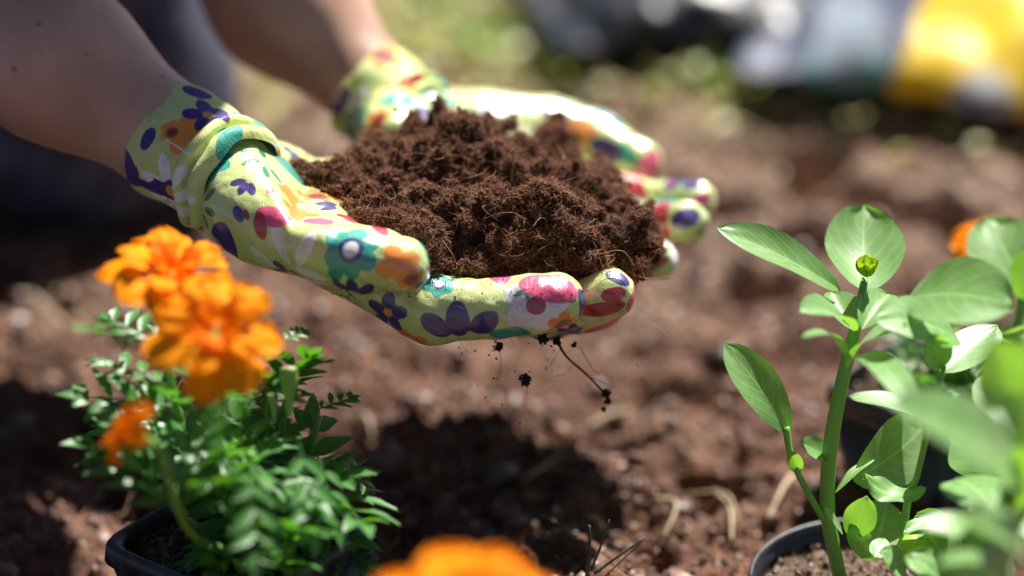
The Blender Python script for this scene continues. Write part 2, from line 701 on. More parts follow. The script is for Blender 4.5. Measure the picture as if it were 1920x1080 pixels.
# ------------------------------------------------------------------ crumbs and fibres
def _ico():
    p = (1 + 5 ** .5) / 2
    V = np.array([(-1, p, 0), (1, p, 0), (-1, -p, 0), (1, -p, 0), (0, -1, p), (0, 1, p), (0, -1, -p), (0, 1, -p), (p, 0, -1), (p, 0, 1),
                  (-p, 0, -1), (-p, 0, 1)], float)
    V /= np.linalg.norm(V[0])
    Fc = np.array([(0, 11, 5), (0, 5, 1), (0, 1, 7), (0, 7, 10), (0, 10, 11), (1, 5, 9), (5, 11, 4), (11, 10, 2), (10, 7, 6), (7, 1, 8),
                   (3, 9, 4), (3, 4, 2), (3, 2, 6), (3, 6, 8), (3, 8, 9), (4, 9, 5), (2, 4, 11), (6, 2, 10), (8, 6, 7), (9, 8, 1)])
    return V, Fc


_octa = (np.array([(1, 0, 0), (-1, 0, 0), (0, 1, 0), (0, -1, 0), (0, 0, 1), (0, 0, -1)], float),
         np.array([(0, 2, 4), (2, 1, 4), (1, 3, 4), (3, 0, 4), (2, 0, 5), (1, 2, 5), (3, 1, 5), (0, 3, 5)]))


def rand_rot(n):
    q = rng.normal(size=(n, 4))
    q /= np.linalg.norm(q, axis=1)[:, None]
    w, x, y, z = q.T
    return np.stack([np.stack([1 - 2 * (y * y + z * z), 2 * (x * y - z * w), 2 * (x * z + y * w)], -1),
                     np.stack([2 * (x * y + z * w), 1 - 2 * (x * x + z * z), 2 * (y * z - x * w)], -1),
                     np.stack([2 * (x * z - y * w), 2 * (y * z + x * w), 1 - 2 * (x * x + y * y)], -1)], 1)


def crumbs(P, S, big=False, flat=.35, rnd=None):
    T, Fc = _ico() if big else _octa
    n, k = len(P), len(T)
    V = T[None] * rng.uniform(.6, 1.3, (n, k, 1))
    V = V * rng.uniform(1 - flat, 1 + flat, (n, 1, 3))
    V = np.einsum('nij,nkj->nki', rand_rot(n), V) * S[:, None, None] + P[:, None]
    FF = (Fc[None] + (np.arange(n) * k)[:, None, None]).reshape(-1, 3)
    r = np.repeat(rng.random(n) if rnd is None else rnd, k)
    return V.reshape(-1, 3), FF, r


def fibres(P, D, L, R, curl=1.0, seg=7):
    """thin curly strands starting at P heading D"""
    n = len(P)
    D = D / np.linalg.norm(D, axis=1)[:, None]
    pts = [P]
    d = D.copy()
    ax = rng.normal(size=(n, 3))
    ax /= np.linalg.norm(ax, axis=1)[:, None]
    om = rng.normal(0, .5 * curl, n)
    for s in range(seg - 1):
        d = d + np.cross(ax, d) * om[:, None] + rng.normal(0, .28 * curl, (n, 3))
        d /= np.linalg.norm(d, axis=1)[:, None]
        pts.append(pts[-1] + d * (L / (seg - 1))[:, None])
    Q = np.stack(pts, 1)
    T = np.gradient(Q, axis=1)
    N = np.cross(T, ax[:, None] + .01)
    N /= np.linalg.norm(N, axis=2)[..., None] + 1e-12
    B = np.cross(T, N)
    B /= np.linalg.norm(B, axis=2)[..., None] + 1e-12
    rr = R[:, None] * np.linspace(1, .35, seg)[None]
    a = np.arange(3) * 2 * np.pi / 3
    V = Q[:, :, None] + rr[:, :, None, None] * (N[:, :, None] * np.cos(a)[:, None] + B[:, :, None] * np.sin(a)[:, None])
    g = grid_faces(seg, 3, wrap_v=True)
    FF = (g[None] + (np.arange(n) * seg * 3)[:, None, None]).reshape(-1, 4)
    return V.reshape(-1, 3), FF, np.repeat(rng.random(n), seg * 3)


def pick(V, Fc, n, cond=None):
    """random surface points and normals"""
    a, b, c, d = (V[Fc[:, i]] for i in range(4))
    nn = np.cross(c - a, d - b)
    ar = np.linalg.norm(nn, axis=1)
    nn = nn / (ar[:, None] + 1e-15)
    w = ar.copy()
    if cond is not None:
        w = w * cond((a + c) / 2, nn)
    i = rng.choice(len(Fc), n, p=w / w.sum())
    u, v = rng.random((2, n, 1))
    return (a[i] * (1 - u) + b[i] * u) * (1 - v) + (d[i] * (1 - u) + c[i] * u) * v, nn[i]


# ground clods: what nobody could count
def ground_patch(n, x0, x1, y0, y1):
    x = rng.uniform(x0, x1, n)
    y = rng.uniform(y0, y1, n)
    return np.column_stack([x, y, zg(x, y)])


Pg = ground_patch(26000, -.24, .26, .80, 1.25)
S = .0006 + .0022 * rng.random(len(Pg)) ** 4
V1 = crumbs(Pg, S)
Pg2 = ground_patch(3400, -.42, .45, .80, 2.0)
S2 = .0018 + .0048 * rng.random(len(Pg2)) ** 3
V2 = crumbs(Pg2, S2, big=True, flat=.25, rnd=rng.random(len(Pg2)) ** .8)
Pg3 = ground_patch(110, -.3, .36, .84, 1.7)
V3 = crumbs(Pg3 + [0, 0, .001], .005 + .006 * rng.random(110) ** 2, big=True, flat=.45, rnd=rng.random(110) * .7)
for i, (V, FF, r) in enumerate((V1, V2, V3)):
    o = obj('soil_crumbs', V, FF, M_clod, origin=np.zeros(3), attrs={'rnd': r}, smooth=False)
    tag(o, ['fine brown crumbs scattered over the garden soil', 'small pale and dark crumbs over the garden soil',
            'thick rough clods strewn over the garden soil'][i], 'soil', kind='stuff')
Pf = ground_patch(5200, -.26, .30, .84, 1.45)
d = rng.normal(size=(5200, 3)) * [1, 1, .25] + [0, 0, .12]
V, FF, r = fibres(Pf + [0, 0, .001], d, rng.uniform(.006, .030, 5200), rng.uniform(.0001, .00042, 5200), .6)
tag(obj('root_fibres', V, FF, M_fibre, origin=np.zeros(3), attrs={'rnd': r}), 'fine tan root fibres lying on the garden soil', 'fibres', kind='stuff')


# ------------------------------------------------------------------ the person: body, clothes, gloves
def A(px, py, d):
    return at(px, py, d)


def cz(a, b, ra, rb, k=0.0):
    """capsule from pixel-style joints (px, py, depth), radii in px at their depth"""
    return (at(*a), at(*b), ra * a[2] / F, rb * b[2] / F, k)


person = empty('person', (-.5, 1.05, 0))
tag(person, 'kneeling person in dark trousers reaching in with both floral gloves cupped', 'person')

elbowR, elbowL = at(-560, -330, 1.06), at(60, -760, 1.20)
shR, shL = np.array([-.155, .985, .48]), np.array([-.32, 1.33, .50])
HD = np.array([.325, .08, -.07])
body_prims = [
    (at(445, 345, .965), at(322, 262, .982), 80 * .965 / F, 94 * .98 / F, .0),
    (at(322, 262, .982), at(105, 112, .985), 98 * .98 / F, 139 * .985 / F, .01),
    (at(105, 112, .985), elbowR, 139 * .985 / F, .041, .02),
    (elbowR, shR, .041, .052, .02),
    (at(740, 210, 1.085), at(690, 160, 1.095), 70 * 1.08 / F, 76 * 1.09 / F, .0),
    (at(690, 160, 1.095), at(535, 0, 1.11), 82 * 1.09 / F, 128 * 1.11 / F, .01),
    (at(535, 0, 1.11), elbowL, 128 * 1.11 / F, .042, .02),
    (elbowL, shL, .042, .052, .02),
    (shR, shL, .065, .065, .03),
    (np.array([-.33, 1.16, .47]), np.array([-.70, 1.14, .24]), .11, .12, .06),
    (np.array([-.50, 1.14, .56]) + HD, np.array([-.46, 1.14, .66]) + HD, .055, .05, .03),
    (np.array([-.455, 1.14, .74]) + HD, np.array([-.43, 1.14, .68]) + HD, .095, .06, .03),
    (np.array([-.365, 1.14, .70]) + HD, np.array([-.35, 1.14, .685]) + HD, .012, .012, .012),
    (np.array([-.45, 1.045, .71]) + HD, np.array([-.45, 1.045, .73]) + HD, .012, .014, .008),
    (np.array([-.45, 1.235, .71]) + HD, np.array([-.45, 1.235, .73]) + HD, .012, .014, .008),
]
V, Fc = solid(body_prims, .0062, pad=.02)
tag(obj('body', V, Fc, M_skin, person))


def cloth(name, prims, mat, h=.007, amp=.004, sc=.05, label=None):
    V, Fc = solid(prims, h, pad=.02, extra=lambda P, f: f - amp * fbm(P * [1, 1, .6], sc, 3, 31))
    return tag(obj(name, V, Fc, mat, person), label)


kneeR = on_ground(165, 470, 0)
kneeR = np.array([kneeR[0], kneeR[1] + .06, .075])
hipR = np.array([-.72, 1.10, .24])
kneeL = kneeR + [-.03, .20, .0]
cloth('trousers', [
    (kneeR, hipR, .068, .095, .0), (kneeR, np.array([-.62, kneeR[1] + .01, .05]), .062, .05, .03),
    (kneeR, kneeR + [.012, -.004, .09], .066, .05, .03),
    (kneeL, hipR + [0, .14, 0], .072, .095, .03), (kneeL, np.array([-.62, kneeL[1], .05]), .062, .05, .03),
    (hipR, hipR + [0, .14, .02], .12, .12, .05)], M_trouser)
cloth('shirt', [
    (np.array([-.33, 1.16, .47]), np.array([-.70, 1.14, .24]), .125, .14, .0),
    (shR, shL, .077, .077, .03),
    (shR, shR * .55 + elbowR * .45, .064, .058, .03), (shL, shL * .55 + elbowL * .45, .064, .058, .03)], M_shirt)
cloth('hair', [(np.array([-.475, 1.14, .765]) + HD, np.array([-.50, 1.14, .70]) + HD, .098, .085, .0),
               (np.array([-.545, 1.14, .70]) + HD, np.array([-.56, 1.14, .60]) + HD, .05, .04, .03)], M_hair, .006, .006, .02)
for y in (1.105, 1.175):
    Ve, Fe = tube([(-.372, y, .735), (-.366, y, .735)], [.010, .008], 10)
    Ve = Ve + HD
    obj('eye', Ve, Fe, M_hair, person)
Ve, Fe = tube([(-.368, 1.115, .66), (-.362, 1.14, .658), (-.368, 1.165, .66)], [.002, .005, .002], 8, 9)
mouth_m = mat_noise('lip', [(.3, (.4, .12, .1)), (.7, (.5, .18, .15))], 30, .5, 0)
obj('mouth', Ve + HD, Fe, mouth_m, person)

th = np.arange(48) * 2 * np.pi / 48
Q = np.array([[(-.126 + r * math.cos(a), 1.235 + r * math.sin(a), .70 + z_ + .012 * math.sin(2 * a) * r / .17) for a in th]
              for r, z_ in ((.17, -.018), (.168, -.012), (.13, .002), (.098, .010), (.092, .05), (.075, .085), (.03, .10), (.001, .101))])
M_shade_hat = mat_noise('shade_hat_straw', [(.3, (.42, .30, .16)), (.7, (.6, .46, .28))], 120, .8, .4)
obj('unseen_shade_hat', Q.reshape(-1, 3), grid_faces(8, 48, wrap_v=True)[:, ::-1], M_shade_hat, person)  # unseen hat, added so its brim shades the arms and soil


# gloves ---------------------------------------------------------
def ell(c, a, b, ang=0.0):
    """distance to an ellipse print, in metres, in the tangent plane"""
    ca, sa = math.cos(ang), math.sin(ang)

    def f(u, v):
        x, y = u - c[0], v - c[1]
        X, Y = x * ca + y * sa, -x * sa + y * ca
        return (np.sqrt((X / a) ** 2 + (Y / b) ** 2) - 1) * min(a, b)
    return f


def petals(n, r0, a, b, ph=0.0, only=None):
    fs = [ell((r0 * math.cos(ph + 2 * math.pi * k / n), r0 * math.sin(ph + 2 * math.pi * k / n)), a, b, ph + 2 * math.pi * k / n)
          for k in range(n) if only is None or k in only]
    return lambda u, v: np.min([f(u, v) for f in fs], 0)


def ring(r, w, c=(0, 0)):
    return lambda u, v: np.abs(np.hypot(u - c[0], v - c[1]) - r) - w


def motif(kind, s, ph=0.0):
    """list of (ink, function) for a motif of radius about s"""
    if kind == 'daisy':
        return [('white', petals(7, .62 * s, .40 * s, .17 * s, ph)), ('centre', ell((0, 0), .18 * s, .18 * s))]
    if kind == 'fan':
        return [('purple', petals(8, .6 * s, .42 * s, .22 * s, ph, (1, 2, 3)))]
    if kind == 'navy':
        return [('purple', petals(5, .58 * s, .40 * s, .30 * s, ph)), ('centre', ell((0, 0), .2 * s, .2 * s))]
    if kind == 'teal':
        return [('teal', petals(6, .5 * s, .45 * s, .36 * s, ph)), ('purple', ring(.36 * s, .06 * s)), ('pale', ell((0, 0), .26 * s, .26 * s))]
    if kind == 'berry':
        return [('orange', petals(5, .5 * s, .45 * s, .34 * s, ph)), ('leafgreen', ell((.1 * s, -.1 * s), .52 * s, .46 * s)),
                ('red', ell((.1 * s, -.1 * s), .38 * s, .32 * s))]
    if kind == 'red':
        return [('red', ell((0, 0), s, .5 * s, ph))]
    if kind == 'redleaf':
        return [('red', ell((0, 0), s, .36 * s, ph)), ('leafgreen', ell((.45 * s * math.cos(ph), .45 * s * math.sin(ph)), .3 * s, .16 * s, ph))]
    if kind == 'pink':
        return [('pink', ell((0, 0), s, .55 * s, ph)), ('teal', ell((.1 * s, -.2 * s), .25 * s, .15 * s, ph + 1))]
    if kind == 'poppy':
        return [('white', petals(5, .5 * s, .5 * s, .42 * s, ph)), ('red', ell((0, -.05 * s), .3 * s, .27 * s))]
    if kind == 'leaves':
        return [('leafgreen', petals(6, .55 * s, .3 * s, .14 * s, ph, (0, 1, 2, 4, 5)))]
    if kind == 'tealleaf':
        return [('teal', ell((0, 0), s, .5 * s, ph))]
    if kind == 'blob':
        return [('orange', petals(4, .5 * s, .5 * s, .4 * s, ph))]
    if kind == 'purple':
        return [('purple', ell((0, 0), s, .6 * s, ph))]
    if kind == 'line':
        return [('pale', ell((0, 0), s, .035 * s, ph))]
    if kind == 'petal':
        return [('white', ell((0, 0), s, .36 * s, ph))]
    return []


def print_glove(V, N, fixed, n_random, rs, sizes=(.007, .0145), spacing=.017, seedpts=None):
    """signed distances of every ink over the vertices"""
    ink = {k: np.full(len(V), .02) for k, _ in PRINT}
    centres = []

    def put(c, n, kind, s, ph):
        # tangent axes: u along world right, v up
        u = np.array([1., .0, .0])
        u = u - n * (u @ n)
        if np.linalg.norm(u) < .3:
            u = np.array([0, 1., 0]) - n * n[1]
        u /= np.linalg.norm(u)
        v = np.cross(n, u)
        Q = V - c
        m = (np.linalg.norm(Q, axis=1) < 2.2 * s + .004) & (N @ n > .1)
        if not m.any():
            return
        # unroll: keep the true distance from the centre, direction from the tangent plane
        q = Q[m]
        x, y = q @ u, q @ v
        rr = np.hypot(x, y) + 1e-9
        k = np.linalg.norm(q, axis=1) / rr
        k = np.minimum(k, 1.6)
        x, y = x * k, y * k
        cover = None
        for name, f in motif(kind, s, ph):
            dd = f(x, y)
            ink[name][m] = np.minimum(ink[name][m], dd)
            cover = dd if cover is None else np.minimum(cover, dd)
        centres.append((c, s))

    if seedpts is None:
        px, py, dd = pix(V)
        view = CP - V
        view /= np.linalg.norm(view, axis=1)[:, None]
        facing = (N * view).sum(1) > .05
        for (x, y, kind, s, ph) in fixed:
            c = np.where(facing & (np.hypot(px - x, py - y) < 9))[0]
            if not len(c):
                continue
            i = c[np.argmin(dd[c])]
            put(V[i], N[i], kind, s * dd[i] / F, math.radians(ph))
    r2 = np.random.default_rng(rs)
    kinds = ['daisy', 'teal', 'berry', 'navy', 'redleaf', 'poppy', 'leaves', 'purple', 'red', 'fan', 'pink', 'blob', 'tealleaf']
    for i in r2.integers(0, len(V), n_random):
        s = r2.uniform(*sizes)
        if all(np.linalg.norm(V[i] - c) > .70 * (s + q) + .0004 for c, q in centres):
            put(V[i], N[i], kinds[r2.integers(len(kinds))], s, r2.uniform(0, 6.28))
    return {'ink_' + k: v for k, v in ink.items()}


def vert_normals(V, Fc):
    a, b, c, d = (V[Fc[:, i]] for i in range(4))
    n = np.cross(c - a, d - b)
    N = np.zeros_like(V)
    for i in range(4):
        np.add.at(N, Fc[:, i], n)
    return N / (np.linalg.norm(N, axis=1)[:, None] + 1e-15)


def wrinkle(P, f):
    return f - .0011 * noise(P / .016, 41) - .0005 * (1 - 2 * np.abs(noise(P / .007, 43)))


K = .010
right_hand = [
    cz((445, 345, .968), (520, 400, .962), 92, 86),
    cz((470, 380, .958), (810, 578, .950), 70, 62, K),
    cz((480, 365, .972), (830, 566, .968), 72, 60, K),
    cz((490, 350, .988), (830, 545, .988), 68, 54, K),
    cz((505, 325, 1.000), (655, 348, 1.014), 62, 54, K),
    cz((655, 348, 1.014), (810, 500, 1.010), 54, 52, K),
    # thenar and thumb
    cz((470, 400, .952), (600, 455, .936), 78, 66, .012),
    cz((600, 458, .935), (690, 484, .928), 66, 62, .006),
    cz((690, 484, .928), (752, 494, .924), 62, 55, .004),
    # index finger
    cz((800, 580, .950), (930, 578, .942), 60, 54, .006),
    cz((930, 578, .942), (1000, 568, .940), 54, 52, .002),
    cz((1000, 568, .939), (1046, 562, .940), 53, 49, .002),
    # middle finger
    cz((815, 575, .970), (1000, 584, .968), 52, 45, .002),
    cz((1000, 584, .968), (1090, 571, .962), 45, 45, .0008),
    cz((1090, 571, .962), (1142, 551, .957), 45, 48, .0008),
    # ring finger
    cz((830, 560, .988), (1020, 592, .985), 52, 46, .003),
    cz((1020, 592, .985), (1130, 572, .978), 46, 42, .0015),
    # little finger
    cz((820, 520, 1.008), (980, 545, 1.008), 50, 44, .003),
    cz((980, 545, 1.008), (1070, 530, 1.000), 44, 38, .0015),
]
left_hand = [
    cz((725, 210, 1.085), (800, 250, 1.085), 80, 80),
    cz((740, 230, 1.085), (1040, 320, 1.105), 70, 52, K),
    cz((740, 240, 1.075), (1050, 350, 1.080), 70, 52, K),
    cz((740, 250, 1.060), (1050, 385, 1.055), 68, 50, K),
    cz((740, 260, 1.048), (1030, 420, 1.030), 62, 46, K),
    cz((790, 222, 1.095), (930, 243, 1.112), 62, 66, .012),
    cz((930, 243, 1.112), (1040, 245, 1.115), 66, 58, .008),
    cz((1040, 245, 1.115), (1115, 262, 1.112), 58, 54, .005),
    cz((1115, 262, 1.112), (1196, 308, 1.100), 53, 46, .003),
    # index
    cz((1040, 330, 1.100), (1200, 378, 1.080), 48, 42, .005),
    cz((1200, 378, 1.080), (1308, 374, 1.062), 41, 35, .002),
    # middle
    cz((1050, 360, 1.075), (1200, 425, 1.055), 48, 44, .003),
    cz((1200, 425, 1.055), (1287, 415, 1.036), 45, 42, .002),
    # ring
    cz((1050, 400, 1.050), (1160, 478, 1.030), 46, 42, .003),
    cz((1160, 478, 1.030), (1234, 488, 1.010), 41, 37, .002),
    # little
    cz((1030, 430, 1.030), (1110, 505, 1.010), 42, 38, .003),
    cz((1110, 505, 1.010), (1165, 530, .995), 37, 33, .002),
]

FIX_R = [(505, 402, 'pink', 36, 160), (481, 428, 'red', 27, 100), (455, 408, 'red', 12, 110), (440, 398, 'purple', 18, 120),  # the pink drop is a red one with its highlight put in the ink
         (545, 305, 'tealleaf', 62, 10), (590, 318, 'purple', 20, 10), (510, 352, 'pink', 11, 40),
         (540, 505, 'petal', 1, 0),
         (516, 455, 'petal', 42, 105), (562, 468, 'petal', 40, 62), (487, 492, 'petal', 34, 150), (578, 520, 'petal', 34, 170),
         (648, 468, 'teal', 62, 20), (625, 515, 'tealleaf', 30, 80), (545, 540, 'blob', 34, 0),
         (742, 505, 'blob', 46, 20), (768, 531, 'berry', 30, 0),
         (712, 405, 'tealleaf', 40, 170), (600, 408, 'pink', 30, 175),
         (652, 590, 'red', 38, 150), (722, 592, 'navy', 44, 90), (640, 556, 'leaves', 26, 0),
         (815, 617, 'purple', 34, 140), (851, 605, 'purple', 38, 95), (903, 615, 'purple', 36, 50),
         (1003, 578, 'poppy', 66, 10), (1066, 545, 'purple', 24, 150), (1030, 530, 'pink', 58, 170),
         (968, 546, 'tealleaf', 12, 20), (988, 544, 'tealleaf', 11, 90),
         (1152, 548, 'red', 26, 10), (1172, 548, 'tealleaf', 10, 0), (1130, 590, 'redleaf', 46, 15), (1056, 616, 'berry', 34, 0),
         (1160, 512, 'purple', 26, 160), (955, 634, 'tealleaf', 40, 0)]
FIX_L = [(1290, 402, 'purple', 32, 20), (1325, 372, 'pink', 22, 0), (1165, 280, 'tealleaf', 34, 140), (1130, 285, 'purple', 36, 150),
         (830, 180, 'tealleaf', 40, 0), (1010, 190, 'pink', 22, 0), (1022, 195, 'purple', 20, 60), (1240, 497, 'red', 22, 20),
         (1225, 475, 'leafgreen', 20, 0)]


def make_glove(prims, fixed, rs, label, hollow=()):
    def shape(P, f):
        for h in hollow:
            if len(h) == 3:     # flat of the palm through three points
                n_ = np.cross(h[1] - h[0], h[2] - h[0])
                n_ /= np.linalg.norm(n_)
                n_ *= np.sign(n_[2])
                up_ = .034 * np.clip((-.084 - P[:, 0]) / .030, 0, 1)
                f = -smin(-f, -((P - h[0]) @ n_ - up_), .004)
            else:
                f = -smin(-f, cone(P, *h[:4]), h[4])
        return wrinkle(P, f)
    V, Fc = solid(prims, .00125, pad=.008, extra=shape)
    N = vert_normals(V, Fc)
    ink = print_glove(V, N, fixed, 1500, rs)
    g = obj('glove', V, Fc, M_glove, person, attrs=ink)
    tag(g, label)
    return g


glove_r = make_glove(right_hand, FIX_R, 5, 'glossy lime floral glove nearest the camera, thumb in front of the soil',
                     [(at(430, 393, .942), at(745, 436, .922), at(640, 288, 1.02)), cz((600, 322, .990), (700, 365, .985), 40, 62, .008)])
glove_l = make_glove(left_hand, FIX_L, 6, 'glossy lime floral glove behind the soil heap')


def make_cuff(glove, a, b, ra, rb, fixed, rs, prof, tilt, squash=.94):
    """open printed tube round the wrist from a to b, with a rolled band at b"""
    a, b = at(*a), at(*b)
    ax = (b - a)
    Ln = np.linalg.norm(ax)
    R = rot_between(ax, np.cross(ax, tilt))
    nv = 120
    th = np.arange(nv) * 2 * np.pi / nv
    rings = []
    for t, r in prof:
        rr = (ra + (rb - ra) * t) * r * (1 + .018 * np.sin(3 * th + 5 * t) + .012 * np.sin(7 * th + 9 * t))
        wob = .0012 * np.sin(2 * th + 1) + .0008 * np.sin(5 * th)
        rings.append(a + np.outer(t * Ln + wob, R[:, 2]) + np.outer(rr * np.cos(th), R[:, 0]) + np.outer(rr * squash * np.sin(th), R[:, 1]))
    # refine along the profile
    Q = np.array(rings)
    Q = smooth_path(Q.reshape(len(Q), -1), len(Q) * 5).reshape(-1, nv, 3)
    V = Q.reshape(-1, 3)
    Fc = grid_faces(Q.shape[0], nv, wrap_v=True)
    N = vert_normals(V, Fc)
    c = a + R[:, 2] * Ln * .5
    rad = V - c
    rad -= np.outer(rad @ R[:, 2], R[:, 2])
    if (N * rad).sum() < 0:
        Fc = Fc[:, ::-1]
        N = -N
    ink = print_glove(V, N, fixed, 500, rs, sizes=(.007, .013))
    return obj('cuff', V, Fc, M_cuff, glove, attrs=ink)


PROF = [(.30, .90), (.12, .93), (.02, .955), (.0, .985), (.03, 1.0), (.2, 1.0), (.45, .985), (.70, .96), (.80, .97), (.86, 1.06), (.92, 1.10), (.98, 1.05),
        (1.0, .95), (1.04, .94), (1.08, 1.03), (1.15, 1.07), (1.22, 1.02), (1.27, .90)]
px1 = .965 / F
FIX_CR = [(312, 362, 'daisy', 72, 12), (390, 208, 'navy', 50, 40), (440, 262, 'tealleaf', 46, 60), (345, 240, 'blob', 46, 70), (316, 240, 'berry', 26, 0),
          (272, 262, 'purple', 24, 60), (335, 278, 'line', 62, 315), (398, 388, 'berry', 34, 90), (395, 430, 'blob', 24, 90), (375, 165, 'purple', 30, 0),
          (470, 262, 'leafgreen', 20, 0)]
make_cuff(glove_r, (322, 262, .982), (424, 328, .966), 122 * px1, 112 * px1, FIX_CR, 12, PROF, np.array([0, 0, 1.]))
px2 = 1.085 / F
FIX_CL = [(660, 200, 'petal', 40, 60), (690, 185, 'redleaf', 30, 45), (630, 190, 'purple', 30, 60), (640, 235, 'leaves', 40, 60), (730, 200, 'purple', 34, 40),
          (780, 140, 'red', 30, 20), (752, 158, 'blob', 30, 0)]
make_cuff(glove_l, (690, 168, 1.092), (762, 226, 1.084), 104 * px2, 98 * px2, FIX_CL, 13, PROF, np.array([0, 0, 1.]))

# ------------------------------------------------------------------ heap of soil in the gloves
heap_prims = [
    cz((640, 372, .990), (850, 342, 1.005), 58, 116),
    cz((860, 350, 1.005), (1090, 410, 1.000), 108, 88, .006),
    cz((800, 440, .975), (1010, 440, .968), 88, 84, .006),
    cz((1010, 440, .968), (1150, 455, .975), 84, 62, .006),
    cz((820, 500, .958), (850, 530, .953), 58, 42, .006),
    cz((850, 505, .960), (1060, 495, .962), 56, 40, .006),
    cz((1150, 455, .978), (1205, 462, .985), 56, 34, .004),
    cz((585, 350, .985), (700, 390, .975), 36, 62, .005),
    cz((700, 425, .955), (790, 470, .950), 46, 54, .005),
    cz((700, 330, 1.03), (880, 310, 1.05), 52, 84, .006),
    cz((880, 320, 1.05), (1090, 370, 1.045), 84, 76, .006),
    cz((1100, 400, 1.01), (1190, 430, 1.00), 70, 42, .005),
    cz((788, 228, 1.02), (812, 226, 1.02), 24, 27, .003),
    cz((720, 280, 1.01), (760, 270, 1.01), 28, 34, .004),
    cz((905, 255, 1.03), (930, 252, 1.03), 32, 30, .004),
    cz((1040, 300, 1.04), (1050, 300, 1.04), 40, 36, .004),
    cz((1020, 250, 1.09), (1030, 250, 1.09), 30, 36, .004),
    cz((880, 560, .95), (900, 555, .95), 22, 20, .004),
    cz((1100, 500, .962), (1180, 488, .972), 30, 24, .004),
]


def crumble(P, f):
    n1 = np.abs(noise(P / .0125, 61))
    n2 = np.abs(noise(P / .0052, 63))
    n3 = np.abs(noise(P / .0024, 65))
    w = .0035 * noise(P / .022, 60)
    return f + w - .0125 * (n1 - .30) - .0058 * (n2 - .28) - .0020 * (n3 - .3)


HV, HF = solid(heap_prims, .00085, pad=.011, extra=crumble)
heap = empty('soil_heap', at(900, 520, .99))
tag(heap, 'mound of dark reddish brown crumbly potting soil held in the cupped gloves', 'soil')
core = obj('soil_core', HV, HF, M_heap, heap)
tag(core, kind='stuff')


def seen(Pm, Nm):
    v = CP - Pm
    v /= np.linalg.norm(v, axis=1)[:, None]
    px, py, _ = pix(Pm)
    bumpy = .10 + np.clip(np.abs(noise(Pm / .0125, 61)) * 2.2, 0, 1) * (.3 + np.clip(np.abs(noise(Pm / .0052, 63)) * 2.5, 0, 1))  # crumbs and fuzz thin out in crevices, baring the shade-dark core
    return bumpy * np.where((Nm * v).sum(1) > -.35, 1.0, .04) * np.where(Nm[:, 2] > -.55, 1, .1)


P, N = pick(HV, HF, 60000, seen)
S = .00018 + .00055 * rng.random(len(P)) ** 3
V, FF, r = crumbs(P + N * (S * .5)[:, None], S, rnd=rng.random(len(P)) ** 1.3)
tag(obj('soil_crumbs', V, FF, M_crumb, heap, attrs={'rnd': r}, smooth=False), kind='stuff')
P, N = pick(HV, HF, 500, seen)
S = .0007 + .0012 * rng.random(len(P)) ** 2
V, FF, r = crumbs(P + N * (S * .5)[:, None], S, big=True, rnd=rng.random(len(P)) * .7)
tag(obj('soil_clods', V, FF, M_crumb, heap, attrs={'rnd': r}, smooth=False), kind='stuff')
P, N = pick(HV, HF, 70000, seen)
D = N * .55 + rng.normal(size=P.shape) * .8
L = .0010 + .0042 * rng.random(len(P)) ** 2
V, FF, r = fibres(P, D, L, rng.uniform(.00005, .00012, len(P)), 1.3, 4)
tag(obj('soil_fuzz', V, FF, M_fibre, heap, attrs={'rnd': r ** 1.5 * .85}), kind='stuff')
P, N = pick(HV, HF, 1700, seen)
D = N * .45 + rng.normal(size=P.shape) * .9
L = .006 + .014 * rng.random(len(P)) ** 2
V, FF, r = fibres(P + N * .0004, D, L, rng.uniform(.00006, .00016, len(P)), .5, 9)
tag(obj('coir_fibres', V, FF, M_fibre, heap, attrs={'rnd': r}), kind='stuff')


def clod(c, R, seed, n=260, m=160):
    """small ragged ball of soil: crumbs packed in a blob"""
    d = rng.normal(size=(n, 3))
    d /= np.linalg.norm(d, axis=1)[:, None]
    rr = R * rng.random(n) ** .4 * (.75 + .7 * noise(d * 1.1 + seed, 71))
    P = c + d * rr[:, None]
    V, FF, r = crumbs(P, R * (.10 + .14 * rng.random(n)))
    return V, FF


def strand(pts, R, k=5, n=24, jit=.0006):
    P = np.array([at(*p) for p in pts])
    V, Fc = tube(P, R, k, n)
    return V, Fc


def tri(V, Fc):
    Fc = np.asarray(Fc)
    return V, np.concatenate([Fc[:, [0, 1, 2]], Fc[:, [0, 2, 3]]])


for px, py, r, lab, hang in ((985, 712, 13, 'small dark soil crumb falling free below the gloves', None),
                             (935, 649, 11, 'dark soil crumb clinging under the near glove fingers, left of two', (938, 700)),
                             (1016, 636, 13, 'dark soil crumb clinging under the fingertips of the near glove, right of two', (1012, 655))):
    c = at(px, py, .955)
    parts = [clod(c, r * .955 / F, px)]
    if hang:
        parts.append(tri(*strand([(px, py, .955), (px + 4, (py + hang[1]) / 2, .955), (hang[0], hang[1], .955)], .00008, 4)))
    if py == 712:
        parts.append(tri(*strand([(px, py, .955), (px + 3, py + 16, .955), (px + 2, py + 30, .955)], .00008, 4)))
        parts.append(tri(*strand([(px - 14, py - 8, .955), (px - 5, py - 3, .955), (px, py, .955)], .00012, 4)))
    V, FF = join(parts)
    tag(obj('falling_soil' if not hang else 'clinging_soil', V, FF, M_darkroot), lab, 'soil crumb')
parts = [tri(*strand([(1042, 635, .958), (1062, 668, .962), (1100, 702, .968), (1124, 726, .972), (1140, 745, .975)], [.0006, .0005, .0005, .0004, .0003]))]
for p in ([(1060, 665, .962), (1080, 650, .965), (1092, 655, .968)], [(1075, 682, .965), (1060, 700, .962), (1040, 706, .96)],
          [(1090, 655, .965), (1110, 690, .966), (1125, 702, .968)], [(1055, 650, .96), (1040, 672, .96), (1030, 690, .96)],
          [(1100, 705, .968), (1128, 716, .97), (1150, 726, .972)]):
    parts.append(tri(*strand(p, .00010, 4)))
